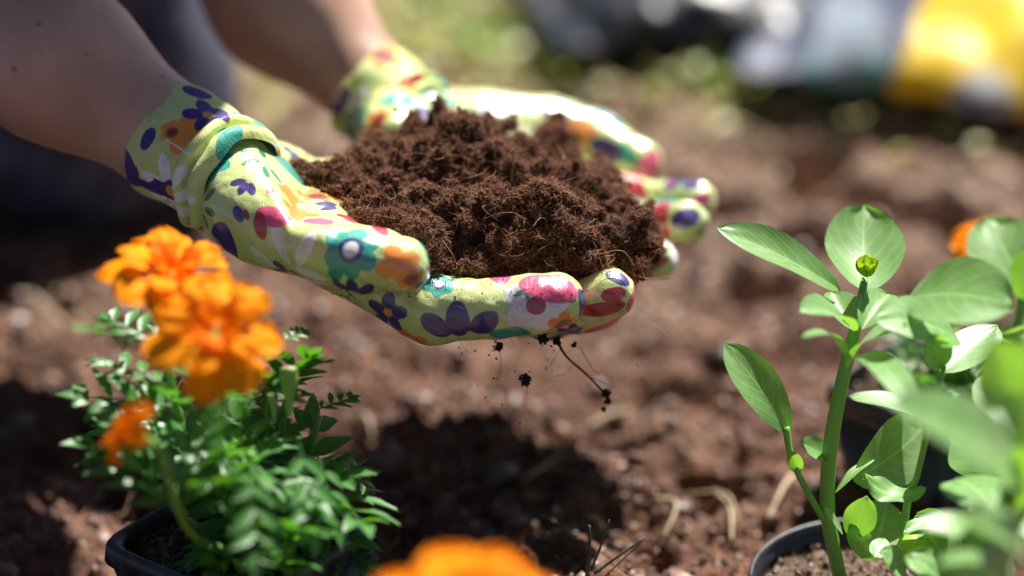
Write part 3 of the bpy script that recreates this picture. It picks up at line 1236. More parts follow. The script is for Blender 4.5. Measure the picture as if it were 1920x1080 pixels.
parts += [clod(at(1136, 738, .973), 10 / F, 3), clod(at(1140, 752, .974), 7 / F, 4), clod(at(1132, 768, .974), 6 / F, 5), clod(at(1044, 640, .958), 9 / F, 6),
          clod(at(1076, 646, .96), 6 / F, 8)]
V, FF = join(parts)
tag(obj('hanging_root', V, FF, M_darkroot), 'thin dark root dangling with soil specks below the gloved fingertips', 'root')
# hairs and grit on the near glove's fingers
P = np.array([at(x, y, d) for x, y, d in zip(rng.uniform(820, 1010, 220), rng.uniform(545, 600, 220), np.full(220, .94))])
GVr = np.empty(len(glove_r.data.vertices) * 3, np.float32)
glove_r.data.vertices.foreach_get('co', GVr)
GVr = GVr.reshape(-1, 3) + np.array(WM[glove_r.name].translation)
GNr = np.empty(len(GVr) * 3, np.float32)
glove_r.data.vertices.foreach_get('normal', GNr)
GNr = GNr.reshape(-1, 3)
gpx, gpy, gd = pix(GVr)
prob = np.where((GNr[:, 1] < .2), 1, 0) * np.exp(-((gpx - 930) / 130) ** 2 - ((gpy - (552 + .0 * gpx)) / 22) ** 2)
prob += .12 * np.where(GNr[:, 1] < .3, 1, 0) * np.exp(-((gpx - 900) / 200) ** 2 - ((gpy - 575) / 40) ** 2)
i = rng.choice(len(GVr), 420, p=prob / prob.sum())
S = .00014 + .0005 * rng.random(420) ** 3
V, FF, r = crumbs(GVr[i] + GNr[i] * (S * .4)[:, None], S)
i = rng.choice(len(GVr), 160, p=prob / prob.sum())
V4, F4, r4 = fibres(GVr[i] + GNr[i] * .0002, GNr[i] * .1 + rng.normal(size=(160, 3)) * .5 + [0, -.1, -.5], .003 + .008 * rng.random(160), np.full(160, .00010), .6, 7)
Va, Fa = join([(V, FF), tri(V4, F4)])
tag(obj('soil_grit', Va, Fa, M_crumb, heap, attrs={'rnd': np.concatenate([r * .4, r4])}), kind='stuff')
# loose fibres sticking out to the right
pts = [((1195, 575, .96), (1225, 590, .96), (1250, 592, .96)), ((1205, 600, .962), (1232, 612, .962), (1256, 632, .962)),
       ((1180, 510, .965), (1215, 522, .965), (1262, 516, .965)), ((1185, 500, .965), (1200, 540, .962), (1252, 540, .962)),
       ((1110, 480, .95), (1165, 470, .95), (1190, 500, .95)), ((1120, 470, .95), (1130, 505, .95), (1128, 530, .95))]
V, FF = join([tri(*strand(p, .00010, 4)) for p in pts])
tag(obj('loose_fibres', V, FF, M_fibre, heap, attrs={'rnd': np.full(len(V), .7)}), kind='stuff')


P = np.array([at(x, y, d_) for x, y, d_ in zip(rng.normal(1000, 75, 90), 640 + rng.exponential(60, 90), rng.uniform(.94, .975, 90))])
V, FF, r = crumbs(P, .00012 + .0005 * rng.random(90) ** 3)
tag(obj('falling_grains', V, FF, M_darkroot), 'fine soil grains dropping from the fingertips', 'soil', kind='stuff')


# ------------------------------------------------------------------ leaves, petals, plants
def blade(B, T, w, up, bend=0.0, cup=0.0, nu=15, nv=9, shape='oval', ripple=0.0, seed=0, fold=.05, tipdrop=0.0, thick=.0):
    B, T, up = (np.asarray(x, float) for x in (B, T, up))
    ax = T - B
    L = np.linalg.norm(ax)
    ax /= L
    side = np.cross(ax, up)
    side /= np.linalg.norm(side)
    nrm = np.cross(side, ax)
    t = np.linspace(0, 1, nu)
    s = np.linspace(-1, 1, nv)
    if shape == 'oval':
        h = np.sin(np.pi * np.clip(t, 0, 1) ** 1.08) ** .56
    elif shape == 'spoon':
        h = np.sin(np.pi * t ** 1.25) ** .7
    elif shape == 'petal':
        h = np.clip(.16 + 1.15 * t ** 1.1, 0, 1) * np.sqrt(np.clip(1 - np.clip((t - .66) / .345, 0, 1) ** 2.4, 0, 1))
    elif shape == 'lance':
        h = np.sin(np.pi * t ** .8) ** 1.0
    h = h * w / 2
    h[0] = max(h[0], w * .015)
    h[-1] = max(h[-1], w * .02)
    Tt, Ss = np.meshgrid(t, s, indexing='ij')
    H = h[:, None] * np.ones_like(Ss)
    off = bend * L * np.sin(np.pi * Tt) - tipdrop * L * Tt ** 2.5 + cup * H * np.abs(Ss) ** 1.6 + fold * H * np.abs(Ss)
    edge_len = 0
    if ripple:
        off = off + ripple * w * np.sin(Tt * 9 + seed * 1.7 + Ss * 2.1) * np.abs(Ss) ** 1.5 + ripple * w * .8 * np.sin(Ss * 7 + seed) * Tt ** 3
        edge_len = 0 if shape != 'petal' else ripple * L * .35 * np.sin(Ss * 8 + seed * 2.3) * Tt ** 6 - .06 * L * (1 - np.abs(Ss * 1.6 - .2 * math.sin(seed))).clip(0) * Tt ** 8
    V = (B + (Tt * L + edge_len)[..., None] * ax + (Ss * H)[..., None] * side + off[..., None] * nrm)
    return V.reshape(-1, 3), grid_faces(nu, nv), np.column_stack([Tt.ravel(), Ss.ravel()])


def add_leaf(parent, B, T, wpx, up, mat=None, stemto=None, name='leaf', **kw):
    kw.setdefault('ripple', .022)
    kw.setdefault('seed', (B[0] * 7 + T[1]) % 13)
    """B, T as (px, py, depth); width in px"""
    b, t = at(*B), at(*T)
    w = wpx * (B[2] + T[2]) / 2 / F
    V, Fc, uv = blade(b, t, w, up, **kw)
    o = obj(name, V, Fc, mat or M_leaf, parent, origin=b, uv=uv)
    if stemto is not None:
        P = np.array([at(*stemto), (at(*stemto) + b) / 2 + [0, 0, -.001], b + (t - b) * .06])
        Vs, Fs = tube(P, [.0016, .0012, .0009], 8, 10)
        obj('leaf_stalk', Vs, Fs, M_stem, o)
    return o


TOC = -FW  # towards the camera


def stem(parent, pts, R, mat=None, k=10, n=22, name='stem'):
    P = np.array([at(*p) for p in pts])
    V, Fc = tube(P, R, k, n)
    return obj(name, V, Fc, mat or M_stem, parent)


# ---- pots
def round_pot(c, r, h, label):
    """thin walled black nursery pot with a rolled lip; c = centre of the rim"""
    base = empty('plant_pot', (c[0], c[1], c[2] - h))
    tag(base, label, 'plant pot')
    th = np.arange(72) * 2 * np.pi / 72

    def rev(prof):
        Q = np.array([[(c[0] + rr * math.cos(a), c[1] + rr * math.sin(a), c[2] + z) for a in th] for rr, z in prof])
        return Q.reshape(-1, 3), grid_faces(len(prof), 72, wrap_v=True)
    t = .0007
    V, Fc = rev([(r * .72, -h), (r * .97, -.010), (r, -.009), (r, -.003), (r - t, -.003), (r - t, -.009), (r * .97 - t, -.011), (r * .72 - t, -h + .001)])
    obj('pot_wall', V, Fc[:, ::-1], M_blackplastic, base)
    V, Fc = rev([(r - t, -.0032), (r - t, -.0006), (r, .0002), (r + .0009, 0), (r + .0014, -.0012), (r + .0003, -.0032), (r - t, -.0032)])
    obj('rim', V, Fc[:, ::-1], M_rim, base)
    soil_in(base, c, lambda x, y: (x ** 2 + y ** 2) < (r * .955) ** 2, r, .012)
    return base


def soil_in(base, c, inside, r, drop):
    n = 90
    g = np.linspace(-r, r, n)
    X, Y = np.meshgrid(g, g, indexing='ij')
    x, y = X.ravel(), Y.ravel()
    P = np.column_stack([x + c[0], y + c[1], np.zeros(n * n)])
    z = .0025 * fbm(P, .018, 3, 81) + .0022 * (1 - 2 * np.abs(noise(P / .007, 83))) + .002 * np.exp(-(x * x + y * y) / (r * r * .3))
    P[:, 2] = c[2] - drop + z
    Fc = grid_faces(n, n)
    ok = inside(x, y)
    Fc = Fc[ok[Fc].all(1)]
    used = np.unique(Fc)
    m = np.full(n * n, -1)
    m[used] = np.arange(len(used))
    tag(obj('pot_soil', P[used], m[Fc], M_potsoil, base), kind='stuff')
    k = 2600
    q = P[rng.choice(used, k)] + rng.normal(0, .0004, (k, 3))
    S = .0004 + .0017 * rng.random(k) ** 3
    V, FF, rr = crumbs(q, S)
    q2 = P[rng.choice(used, 260)]
    V2, F2, r2 = fibres(q2, rng.normal(size=(260, 3)) * [1, 1, .4] + [0, 0, .4], rng.uniform(.003, .012, 260), np.full(260, .00012), .8, 6)
    Va, Fa = join([(V, FF), tri(V2, F2)])
    tag(obj('pot_soil_crumbs', Va, Fa, M_clod, base, attrs={'rnd': np.concatenate([rr, r2])}), kind='stuff')


def square_pot(c, half, h, ang, label, lip=.0035):
    base = empty('plant_pot', (c[0], c[1], c[2] - h))
    tag(base, label, 'plant pot')
    ca, sa = math.cos(ang), math.sin(ang)

    def loop(hf, z, rad=.011, k=8):
        P = []
        for q in range(4):
            a0 = q * math.pi / 2
            cx, cy = (hf - rad) * (1 if q in (0, 3) else -1), (hf - rad) * (1 if q in (0, 1) else -1)
            for i in range(k):
                a = a0 + i / (k - 1) * math.pi / 2
                x, y = cx + rad * math.cos(a), cy + rad * math.sin(a)
                P.append((c[0] + x * ca - y * sa, c[1] + x * sa + y * ca, c[2] + z))
        return P
    t = .0008
    prof = [(half * .74, -h), (half * .955, -.012), (half * .955 - t, -.012), (half * .74 - t, -h + .001)]
    Q = np.array([loop(a, b) for a, b in prof])
    obj('pot_wall', Q.reshape(-1, 3), grid_faces(len(prof), Q.shape[1], wrap_v=True)[:, ::-1], M_blackplastic, base)
    prof = [(half * .957 - t, -.0125), (half - lip, -.0022), (half - lip * .8, -.0008), (half - lip * .5, 0), (half - lip * .2, -.0008), (half, -.0024), (half + .0006, -.008), (half, -.008), (half - .001, -.002),
            (half * .957, -.0125)]
    Q = np.array([loop(a, b) for a, b in prof])
    obj('rim', Q.reshape(-1, 3), grid_faces(len(prof), Q.shape[1], wrap_v=True)[:, ::-1], M_rim, base)

    def inside(x, y):
        X, Y = x * ca + y * sa, -x * sa + y * ca
        return (np.abs(X) < half * .93) & (np.abs(Y) < half * .93)
    soil_in(base, c, inside, half * 1.42, .011)
    return base


RIM_R = at(1640, 1090, .962)
pot_r = round_pot(RIM_R, 230 * .962 / F, .075, 'round black pot rim at the right, holding the tall broad leaved seedling')
RIM_L = at(447, 996, .955)
square_pot(RIM_L, 190 * .955 / F, .07, math.radians(53), 'square black pot at the lower left holding the marigold', .0050)
RIM_B = at(1748, 712, 1.055)
square_pot(RIM_B, 152 * 1.055 / F, .065, math.radians(50), 'square black pot behind the broad leaved seedlings at the right')

# ---- broad leaved seedlings on the right
b1 = at(1590, 1070, .965)
seed1 = empty('seedling', (b1[0], b1[1], b1[2]))
tag(seed1, 'tall seedling with pale oval leaves, left one in the round pot', 'seedling', 'broad leaved seedlings')
stem(seed1, [(1575, 1085, .965), (1552, 960, .955), (1558, 830, .945), (1585, 690, .935), (1605, 610, .935), (1622, 520, .945)],
     [.0029, .0030, .0030, .0027, .0023, .0015])
z = np.array([0, 0, 1.])
add_leaf(seed1, (1622, 548, .955), (1620, 386, .985), 150, TOC + .8 * z, cup=.28, bend=-.08, fold=.05)
add_leaf(seed1, (1575, 545, .945), (1342, 428, .935), 88, z + .5 * TOC, cup=.25, bend=.04, fold=.12, ripple=.03)
add_leaf(seed1, (1600, 620, .932), (1500, 585, .905), 84, z * 1 + TOC * .3, cup=.10, bend=.10, fold=.25)
add_leaf(seed1, (1598, 618, .932), (1560, 548, .95), 66, z * 1 + TOC * .5, cup=.2, fold=.3)
add_leaf(seed1, (1616, 618, .930), (1668, 552, .95), 70, z * 1 + TOC * .5, cup=.2, fold=.3, bend=.08)
add_leaf(seed1, (1590, 690, .93), (1700, 610, .90), 80, z + TOC * .3, cup=.1, bend=.12)
add_leaf(seed1, (1588, 672, .93), (1505, 632, .88), 34, z + TOC * .3, cup=.1, bend=.1)
add_leaf(seed1, (1595, 670, .93), (1730, 790, .86), 66, z + TOC * .8, cup=.15, bend=.12)
# bright bud at the top
Vb, Fb = [], []
for k in range(7):
    a = k / 7 * 2 * np.pi
    bb = at(1624, 520, .942)
    tt = bb + np.array([math.cos(a) * (.0015 if k % 2 else .0045), math.sin(a) * (.0015 if k % 2 else .0045), .0095 if k % 2 else .0075])
    V, Fc, uv = blade(bb, tt, .009, np.array([-math.cos(a), -math.sin(a), .5]), cup=.6, bend=-.12, nu=8, nv=5)
    obj('bud_leaf', V, Fc, M_bud, seed1, uv=uv)
# low leaf on the left with its own stalk
add_leaf(seed1, (1480, 812, .948), (1358, 645, .952), 84, TOC + .9 * z, cup=.12, bend=.06, fold=.12, shape='oval', tipdrop=-.02)
V, Fc = tube(np.array([at(1548, 980, .955), at(1505, 905, .95), at(1482, 850, .948), at(1474, 800, .948)]), [.0014, .0013, .0013, .0016], 8, 16)
obj('leaf_stalk', V, Fc, M_stem, seed1)
add_leaf(seed1, (1500, 885, .95), (1478, 845, .94), 30, TOC, cup=.3)
# leaves lower down the stem
for B, T, w, up, kw in (
        ((1560, 860, .95), (1500, 830, .94), 50, TOC + z, dict(cup=.3)),
        ((1565, 925, .95), (1640, 860, .96), 20, z, dict(bend=.1)),
        ((1600, 900, .955), (1730, 800, .985), 130, TOC - .25 * z, dict(bend=.08)),
        ((1735, 920, .93), (1620, 892, .93), 64, z + .2 * TOC, dict(bend=-.22, ripple=.12)),
        ((1580, 1000, .95), (1545, 955, .93), 34, z + TOC, dict(cup=.2)),
        ((1600, 1010, .95), (1625, 930, .94), 62, TOC + z * .4, dict(cup=.2, ripple=.05)),
        ((1640, 1050, .955), (1592, 985, .945), 50, TOC + z * .6, dict(ripple=.06)),
        ((1640, 1035, .955), (1665, 940, .97), 90, TOC - .1 * z, dict(cup=.2)),
        ((1660, 1010, .955), (1640, 1045, .945), 40, TOC + z, dict()),
        ((1790, 800, .97), (1590, 745, .97), 56, z + .2 * TOC, dict(bend=.1))):
    add_leaf(seed1, B, T, w, up, **kw)

b2 = at(1700, 1075, .955)
seed2 = empty('seedling', b2)
tag(seed2, 'thin stemmed seedling right of the tall one in the round pot', 'seedling', 'broad leaved seedlings')
stem(seed2, [(1690, 1080, .955), (1695, 990, .95), (1705, 925, .94), (1720, 890, .93), (1750, 760, .92), (1770, 690, .92)], [.0016, .0016, .0015, .0012, .0012, .0010])
add_leaf(seed2, (1700, 560, .915), (1905, 575, .885), 165, z * .75 + TOC * .8, cup=.12, bend=.10)
add_leaf(seed2, (1800, 640, .92), (1640, 600, .90), 120, z * .8 + TOC * .5, cup=.12, bend=.10)
add_leaf(seed2, (1765, 690, .92), (1745, 625, .90), 60, TOC, cup=.3)
add_leaf(seed2, (1765, 700, .93), (1870, 610, .95), 90, z + TOC * .2, cup=.1)
add_leaf(seed2, (1720, 1000, .95), (1700, 1065, .93), 60, TOC + z, mat=M_bud, cup=.2)
V, Fc = tube(np.array([at(1770, 690, .92), at(1740, 640, .915), at(1705, 575, .915)]), [.0012, .0012, .001], 8, 10)
obj('stem', V, Fc, M_stem, seed2)

b3 = at(1860, 1085, .90)
seed3 = empty('seedling', b3)
tag(seed3, 'seedling closest to the camera at the right edge, broad leaves out of focus', 'seedling', 'broad leaved seedlings')
stem(seed3, [(1850, 1120, .88), (1870, 1000, .85), (1905, 880, .83), (1925, 740, .83)], [.003, .003, .0028, .002])
stem(seed3, [(1870, 1000, .85), (1840, 1060, .86), (1815, 1130, .88)], [.002, .002, .002])
add_leaf(seed3, (1925, 925, .82), (1672, 752, .775), 150, z * .8 + TOC * .7, cup=.12, bend=.10)
add_leaf(seed3, (1900, 760, .84), (1858, 640, .82), 130, TOC + z * .3, cup=.25)
add_leaf(seed3, (1910, 960, .84), (1960, 800, .80), 120, TOC + z * .3, cup=.2)
add_leaf(seed3, (1870, 1010, .85), (1720, 985, .84), 70, z + TOC * .3, bend=.1)
add_leaf(seed3, (1880, 1040, .84), (1960, 930, .80), 130, z + TOC * .6, bend=.1)
add_leaf(seed3, (1900, 1090, .84), (1800, 1010, .82), 120, z + TOC * .8, bend=.1)
add_leaf(seed3, (1830, 1100, .90), (1780, 1050, .93), 60, z + TOC * .8, mat=M_bud)
for B, T, w, up in (((1870, 960, .87), (1790, 900, .90), 120, z + TOC * .3), ((1900, 860, .9), (1800, 800, .93), 130, z + TOC * .4),
                    ((1930, 830, .9), (1850, 700, .93), 120, TOC + z), ((1940, 1010, .88), (1840, 930, .91), 140, z + TOC * .5)):
    add_leaf(seed3, B, T, w, up, bend=.08)

b4 = at(1900, 760, 1.05)
seed4 = empty('seedling', (b4[0], b4[1], b4[2] - .02))
tag(seed4, 'seedling at the right edge whose round leaf overlaps the far orange flower', 'seedling', 'broad leaved seedlings')
stem(seed4, [(1905, 800, 1.03), (1900, 690, 1.02), (1915, 560, 1.01)], [.0025, .0024, .0018])
add_leaf(seed4, (1925, 560, 1.01), (1850, 410, 1.03), 150, TOC + z * .45, cup=.2, bend=.05)
add_leaf(seed4, (1915, 570, 1.01), (1990, 470, 1.00), 120, TOC + z * .4, cup=.2)
add_leaf(seed4, (1905, 680, 1.02), (1840, 610, .99), 100, z + TOC * .3, cup=.1)
add_leaf(seed4, (1880, 650, 1.02), (1920, 610, .99), 60, z + TOC * .8)
add_leaf(seed4, (1900, 740, 1.03), (1800, 770, .99), 110, z + TOC * .3, cup=.1)


for B, T, w, up in (((1935, 1075, .80), (1800, 965, .77), 130, TOC * .5 + z), ((1900, 1120, .82), (1760, 1070, .79), 110, TOC * .3 + z), ((1950, 820, .80), (1870, 730, .78), 110, TOC + z * .2),
                    ((1800, 1090, .93), (1720, 965, .96), 105, TOC - .2 * z), ((1700, 1100, .93), (1650, 1035, .92), 80, TOC * .3 + z), ((1880, 900, .95), (1800, 800, .98), 110, TOC - .3 * z),
                    ((1780, 1110, .9), (1700, 1040, .9), 96, TOC * .2 + z), ((1900, 990, .93), (1830, 905, .92), 100, TOC - .1 * z), ((1800, 1000, .95), (1690, 1000, .94), 60, z + RT * .4)):
    add_leaf(seed3, B, T, w, up, bend=.10, cup=.15, ripple=.05)


# ---- marigolds
def petal_mesh(name, mat, seed, ripple=.09, wide=1.0, nu=10, nv=11):
    V, Fc, uv = blade((0, 0, 0), (1, 0, 0), .72 * wide, (0, 0, 1), bend=.10, cup=-.12, nu=nu, nv=nv, shape='petal', ripple=ripple, seed=seed, fold=.08, tipdrop=.10)
    return make_mesh(name, V, Fc, mat, uv=uv)


PET_OUT = [petal_mesh('petal', M_petal, s) for s in (1, 2.2, 3.7, 5.1)]
PET_DEEP = [petal_mesh('petal', M_petal_in, s) for s in (1, 2.2, 3.7, 5.1)]
PET_IN = [petal_mesh('petal', M_petal_in, s, .16, .8, 7, 7) for s in (1.3, 2.9, 4.4)]


def flower(parent, c, face, R, n_out=9, n_mid=8, n_in=16, seed=0, outer=None):
    outer = outer or PET_OUT
    """ruffled marigold head: a green cup carries every petal"""
    r = random.Random(seed)
    c = np.asarray(c, float)
    Rm = rot_between(face)
    zax = Rm[:, 2]
    P = [c - zax * R * .95, c - zax * R * .75, c - zax * R * .25, c - zax * R * .04, c]
    V, Fc = tube(P, [R * .10, R * .17, R * .22, R * .30, R * .22], 14, 18)
    f = obj('flower', V, Fc, M_stem, parent, origin=c)

    def put(meshes, k, a, tilt, s, lift, roll=0.0):
        d = Rm[:, 0] * math.cos(a) + Rm[:, 1] * math.sin(a)
        u = d * math.cos(tilt) + zax * math.sin(tilt)
        nn = zax * math.cos(tilt) - d * math.sin(tilt)
        yy = np.cross(nn, u)
        q = math.cos(roll), math.sin(roll)
        y2, n2 = yy * q[0] + nn * q[1], nn * q[0] - yy * q[1]
        M = np.column_stack([u, y2, n2])
        inst('petal', meshes[k % len(meshes)], mat4(M, c + zax * lift + d * R * .08, s), f)
    for k in range(n_out):
        put(outer, r.randrange(4), 2 * math.pi * k / n_out + r.uniform(-.12, .12), r.uniform(-.12, .14), R * r.uniform(.9, 1.04), 0, r.uniform(-.2, .2))
    for k in range(n_mid):
        put(outer, r.randrange(4), 2 * math.pi * (k + .5) / n_mid + r.uniform(-.15, .15), r.uniform(.25, .5), R * r.uniform(.66, .8), R * .06, r.uniform(-.3, .3))
    for k in range(n_in):
        put(PET_IN, r.randrange(3), 2.4 * k, .65 + .7 * (1 - k / n_in) * 0 + r.uniform(0, .6), R * r.uniform(.32, .5), R * .10, r.uniform(-.5, .5))
    return f


def feather_leaf_mesh(seed, n=4, nu=7):
    """compound marigold leaf along +x, length 1"""
    r = random.Random(seed)
    parts, uvs = [], []
    for k in range(n):
        t = .18 + .74 * k / (n - 1)
        ln = (.42 * math.sin(math.pi * (t * .8 + .12)) + .06)
        for s in (-1, 1):
            b = np.array([t, 0, -.10 * t * t])
            ang = math.radians(r.uniform(42, 62))
            tip = b + np.array([math.cos(ang) * ln, s * math.sin(ang) * ln, r.uniform(-.06, .05)])
            V, Fc, uv = blade(b, tip, .13 * r.uniform(.85, 1.25), (0, s * r.uniform(-.3, .3), 1), nu=9, nv=5, shape='lance', bend=.08, cup=.2)
            # teeth
            m = np.abs(uv[:, 1]) > .9
            V[m] += (tip - b) * (.05 * np.sin(uv[m, 0] * 30))[:, None]
            parts.append((V, Fc))
            uvs.append(uv)
    b = np.array([.9, 0, -.08])
    V, Fc, uv = blade(b, b + [.34, r.uniform(-.05, .05), -.06], .14, (0, 0, 1), nu=9, nv=5, shape='lance', bend=.05, cup=.2)
    parts.append((V, Fc))
    uvs.append(uv)
    t = np.linspace(0, 1, 9)
    V, Fc = tube(np.column_stack([t * .95, t * 0, -.10 * t * t]), np.linspace(.016, .008, 9), 5, cap=False)
    parts.append((V, Fc))
    uvs.append(np.column_stack([np.repeat(t, 5), np.full(45, .5)]))
    V, Fc = join(parts)
    return make_mesh('leaf', V, Fc, M_marileaf, uv=np.concatenate(uvs))


FL = [feather_leaf_mesh(s) for s in range(5)]


def marigold_foliage(parent, base, tips, n, rs, spread, size=(.024, .042), keep=None):
    """stems fan out from the base, feathery leaves along them"""
    r = random.Random(rs)
    base = np.asarray(base, float)
    ps = []
    for tip in tips:
        tip = np.asarray(tip, float)
        m = (base + tip) / 2 + np.array([(tip - base)[0] * .2, (tip - base)[1] * .2, 0])
        P = smooth_path([base, m, tip], 14)
        V, Fc = tube(P, np.linspace(.0019, .0012, 14), 8)
        obj('stem', V, Fc, M_stem, parent)
        ps.append(P)
    for k in range(n):
        P = ps[k % len(ps)]
        i = r.randrange(2, 13)
        b = P[i]
        a = r.uniform(0, 2 * math.pi)
        el = r.uniform(-.15, .9)
        u = np.array([math.cos(a) * math.cos(el), math.sin(a) * math.cos(el), math.sin(el)])
        s = r.uniform(*size) * spread
        if keep:
            qx, qy, _ = pix(b + u * s)
            if not keep(qx, qy):
                continue
        nn = np.array([0, 0, 1.0]) - u * u[2] + np.array([r.uniform(-.4, .4), r.uniform(-.4, .4), 0])
        nn -= u * (nn @ u)
        nn /= np.linalg.norm(nn)
        M = np.column_stack([u, np.cross(nn, u), nn])
        inst('leaf', FL[r.randrange(5)], mat4(M, b, s), parent)


mb = RIM_L - [0, 0, .012]
mari = empty('marigold_plant', mb)
tag(mari, 'marigold with bright orange ruffled flowers in the square pot, feathery dark green leaves', 'flower plant', 'marigolds')
cA, cB, cC = at(318, 518, .870), at(402, 628, .845), at(240, 812, .835)
fA = TOC * .25 + z * .95 + RT * .25
fB = TOC * .75 + z * .55 + RT * .15
fC = TOC * .2 + z * .5 - RT * .8
flower(mari, cA, fA, 124 * .875 / F, 8, 5, 9, 3)
flower(mari, cB, fB, 128 * .85 / F, 7, 5, 9, 8)
flower(mari, cC, fC, 72 * .84 / F, 7, 5, 8, 5, outer=PET_DEEP)


def under(c, face, R):
    f = np.asarray(face) / np.linalg.norm(face)
    return c - f * R * .95


tips = [under(cA, fA, 128 * .875 / F), under(cB, fB, 140 * .85 / F), under(cC, fC, 72 * .84 / F),
        at(500, 690, .93), at(430, 720, .92), at(540, 720, .95), at(600, 780, .95), at(620, 900, .93), at(400, 780, .90), at(470, 850, .88), at(560, 960, .88), at(300, 860, .93)]
marigold_foliage(mari, mb, tips, 130, 21, 1.15, keep=lambda x, y: not (x < 150 or (x < 345 and y > 850) or x > 690 or (x > 600 and y < 850)))
# closed buds
for (x, y, dpt, r, h, m, dx) in ((542, 690, .90, 17, 60, M_stem, 0), (420, 735, .87, 9, 40, M_stem, 4), (372, 728, .87, 8, 36, M_stem, -4), (512, 740, .90, 8, 34, M_stem, 2)):
    P = [at(x + dx, y + h * 1.5, dpt), at(x + dx, y + h, dpt), at(x, y + h * .4, dpt), at(x, y, dpt)]
    s = r * dpt / F
    V, Fc = tube(P, [s * .3, s * .55, s, s * .98], 14, 16)
    bd = obj('bud', V, Fc, m, mari)
    V, Fc = tube([at(x, y + 1, dpt), at(x, y - 3, dpt)], [s * .93, s * .7], 12)
    obj('bud_tip', V, Fc, M_straw, bd)
# grey-green lit leaves that stand out in the photograph
for B, T, w in (((470, 775, .90), (455, 720, .90), 1), ((500, 760, .90), (580, 730, .92), 1), ((590, 770, .93), (665, 738, .94), 1), ((530, 640, .91), (575, 615, .92), 1),
                ((560, 830, .88), (600, 1010, .87), 1), ((600, 860, .9), (640, 1000, .89), 1), ((470, 880, .86), (490, 1060, .85), 1), ((230, 790, .88), (190, 760, .88), 1),
                ((310, 830, .90), (160, 852, .90), 1), ((640, 850, .93), (700, 930, .93), 1), ((430, 830, .87), (360, 900, .88), 1)):
    b, t = at(*B), at(*T)
    u = t - b
    L = np.linalg.norm(u)
    u /= L
    nn = np.array([.3, .1, 1.0])
    nn -= u * (nn @ u)
    nn /= np.linalg.norm(nn)
    inst('leaf', FL[random.randrange(5)], mat4(np.column_stack([u, np.cross(nn, u), nn]), b, L / 1.05), mari)

# marigold behind on the right
mb2 = RIM_B - [0, 0, .012]
mari2 = empty('marigold_plant', mb2)
tag(mari2, 'marigold far behind the pale seedlings, one orange flower at the right edge', 'flower plant', 'marigolds')
cD = at(1868, 472, 1.08)
flower(mari2, cD, TOC * .5 + z, 85 * 1.1 / F, 9, 8, 12, 14)
marigold_foliage(mari2, mb2, [cD - [0, 0, .018], at(1770, 620, 1.06), at(1820, 610, 1.07), at(1710, 650, 1.06), at(1850, 630, 1.06)], 26, 33, .75)
for k, (x, y) in enumerate(((1760, 625), (1790, 620), (1815, 625), (1780, 650), (1830, 660))):
    V, Fc = tube([at(x + (1790 - x) * .4, y + 110, 1.06), at(x, y + 50, 1.06), at(x, y, 1.06)], [.0016, .0018, .0022], 8, 12)
    obj('stem', V, Fc, M_bud, mari2)

# marigold closest to the camera, only its top in view
mb3 = at(880, 1420, .74)
mari3 = empty('marigold_plant', (mb3[0], mb3[1], mb3[2]))
tag(mari3, 'marigold closest to the camera, only its blurred orange flower top showing at the bottom', 'flower plant', 'marigolds')
cE = at(900, 1180, .715)
flower(mari3, cE, z + TOC * .25 + RT * .1, 212 * .715 / F, 10, 8, 12, 23)
marigold_foliage(mari3, mb3 - [0, 0, .03], [cE - [0, 0, .032], at(800, 1300, .72), at(1000, 1300, .72)], 12, 44, .8)

# ------------------------------------------------------------------ straw, twigs, chips on the soil
STRAW = [((20, 485), (110, 565), 8, 'thick pale straw lying on lit soil at the far left', 1.0), ((1225, 955), (1243, 1012), 5, 'short curled pale straw left of the round pot', 4.0),
         ((975, 905), (1055, 878), 5, 'pale straw fragment at the edge of the shade in the middle', 2.0), ((1490, 895), (1440, 975), 6, 'tan straw stalk leaning beside the round pot', .5),
         ((1290, 925), (1385, 985), 3, 'long bent thin straw left of the round pot', 3.0), ((1340, 920), (1372, 1015), 4, 'upright bent straw stub left of the round pot', 1.5),
         ((1770, 365), (1830, 392), 6, 'blurred straw on the soil above the orange flower at right', 1.0), ((1395, 500), (1450, 400), 5, 'blurred straw above the narrow pale leaf', 1.5),
         ((60, 590), (130, 640), 5, 'pale straw bit at the left edge of the lit soil', 2.0), ((1100, 800), (1180, 770), 5, 'light brown straw near the hanging root', 1.0),
         ((640, 800), (700, 835), 4, 'straw bit in lit soil right of the marigold leaves', 2.0), ((1500, 560), (1580, 520), 4, 'straw behind the narrow pale leaf', 1.0)]
for (a, b, w, lab, curl) in STRAW:
    p, q = on_ground(*a, .006), on_ground(*b, .006)
    m = (p + q) / 2 + np.array([.002 * curl, .001 * curl, .002 * curl])
    for v in (p, m, q):
        v[2] = max(v[2], float(zg(v[0], v[1])[0]) + .003)
    wd = w * np.linalg.norm(p - CP) / F * .75
    V, Fc = tube([p, m, q], [wd, wd, wd * .7], 8, 14)
    tag(obj('straw', V, Fc, M_straw), lab, 'straw', 'straw pieces on the soil')
tw = [((1100, 1085), (1105, 985), .0010), ((1108, 1070), (1143, 975), .0006), ((1115, 1075), (1207, 1010), .0007), ((1130, 1085), (1205, 1015), .0004)]
parts = []
for a, b, r in tw:
    p, q = at(a[0], a[1], .962), at(b[0], b[1], .955)
    parts.append(tube([p, (p + q) / 2 + [.0006, 0, .0008], q], [r, r * .8, r * .5], 6, 10))
V, Fc = join(parts)
tag(obj('twig', V, Fc, M_twig), 'thin forked grey green twig sprouting beside the bottom orange flower', 'twig')

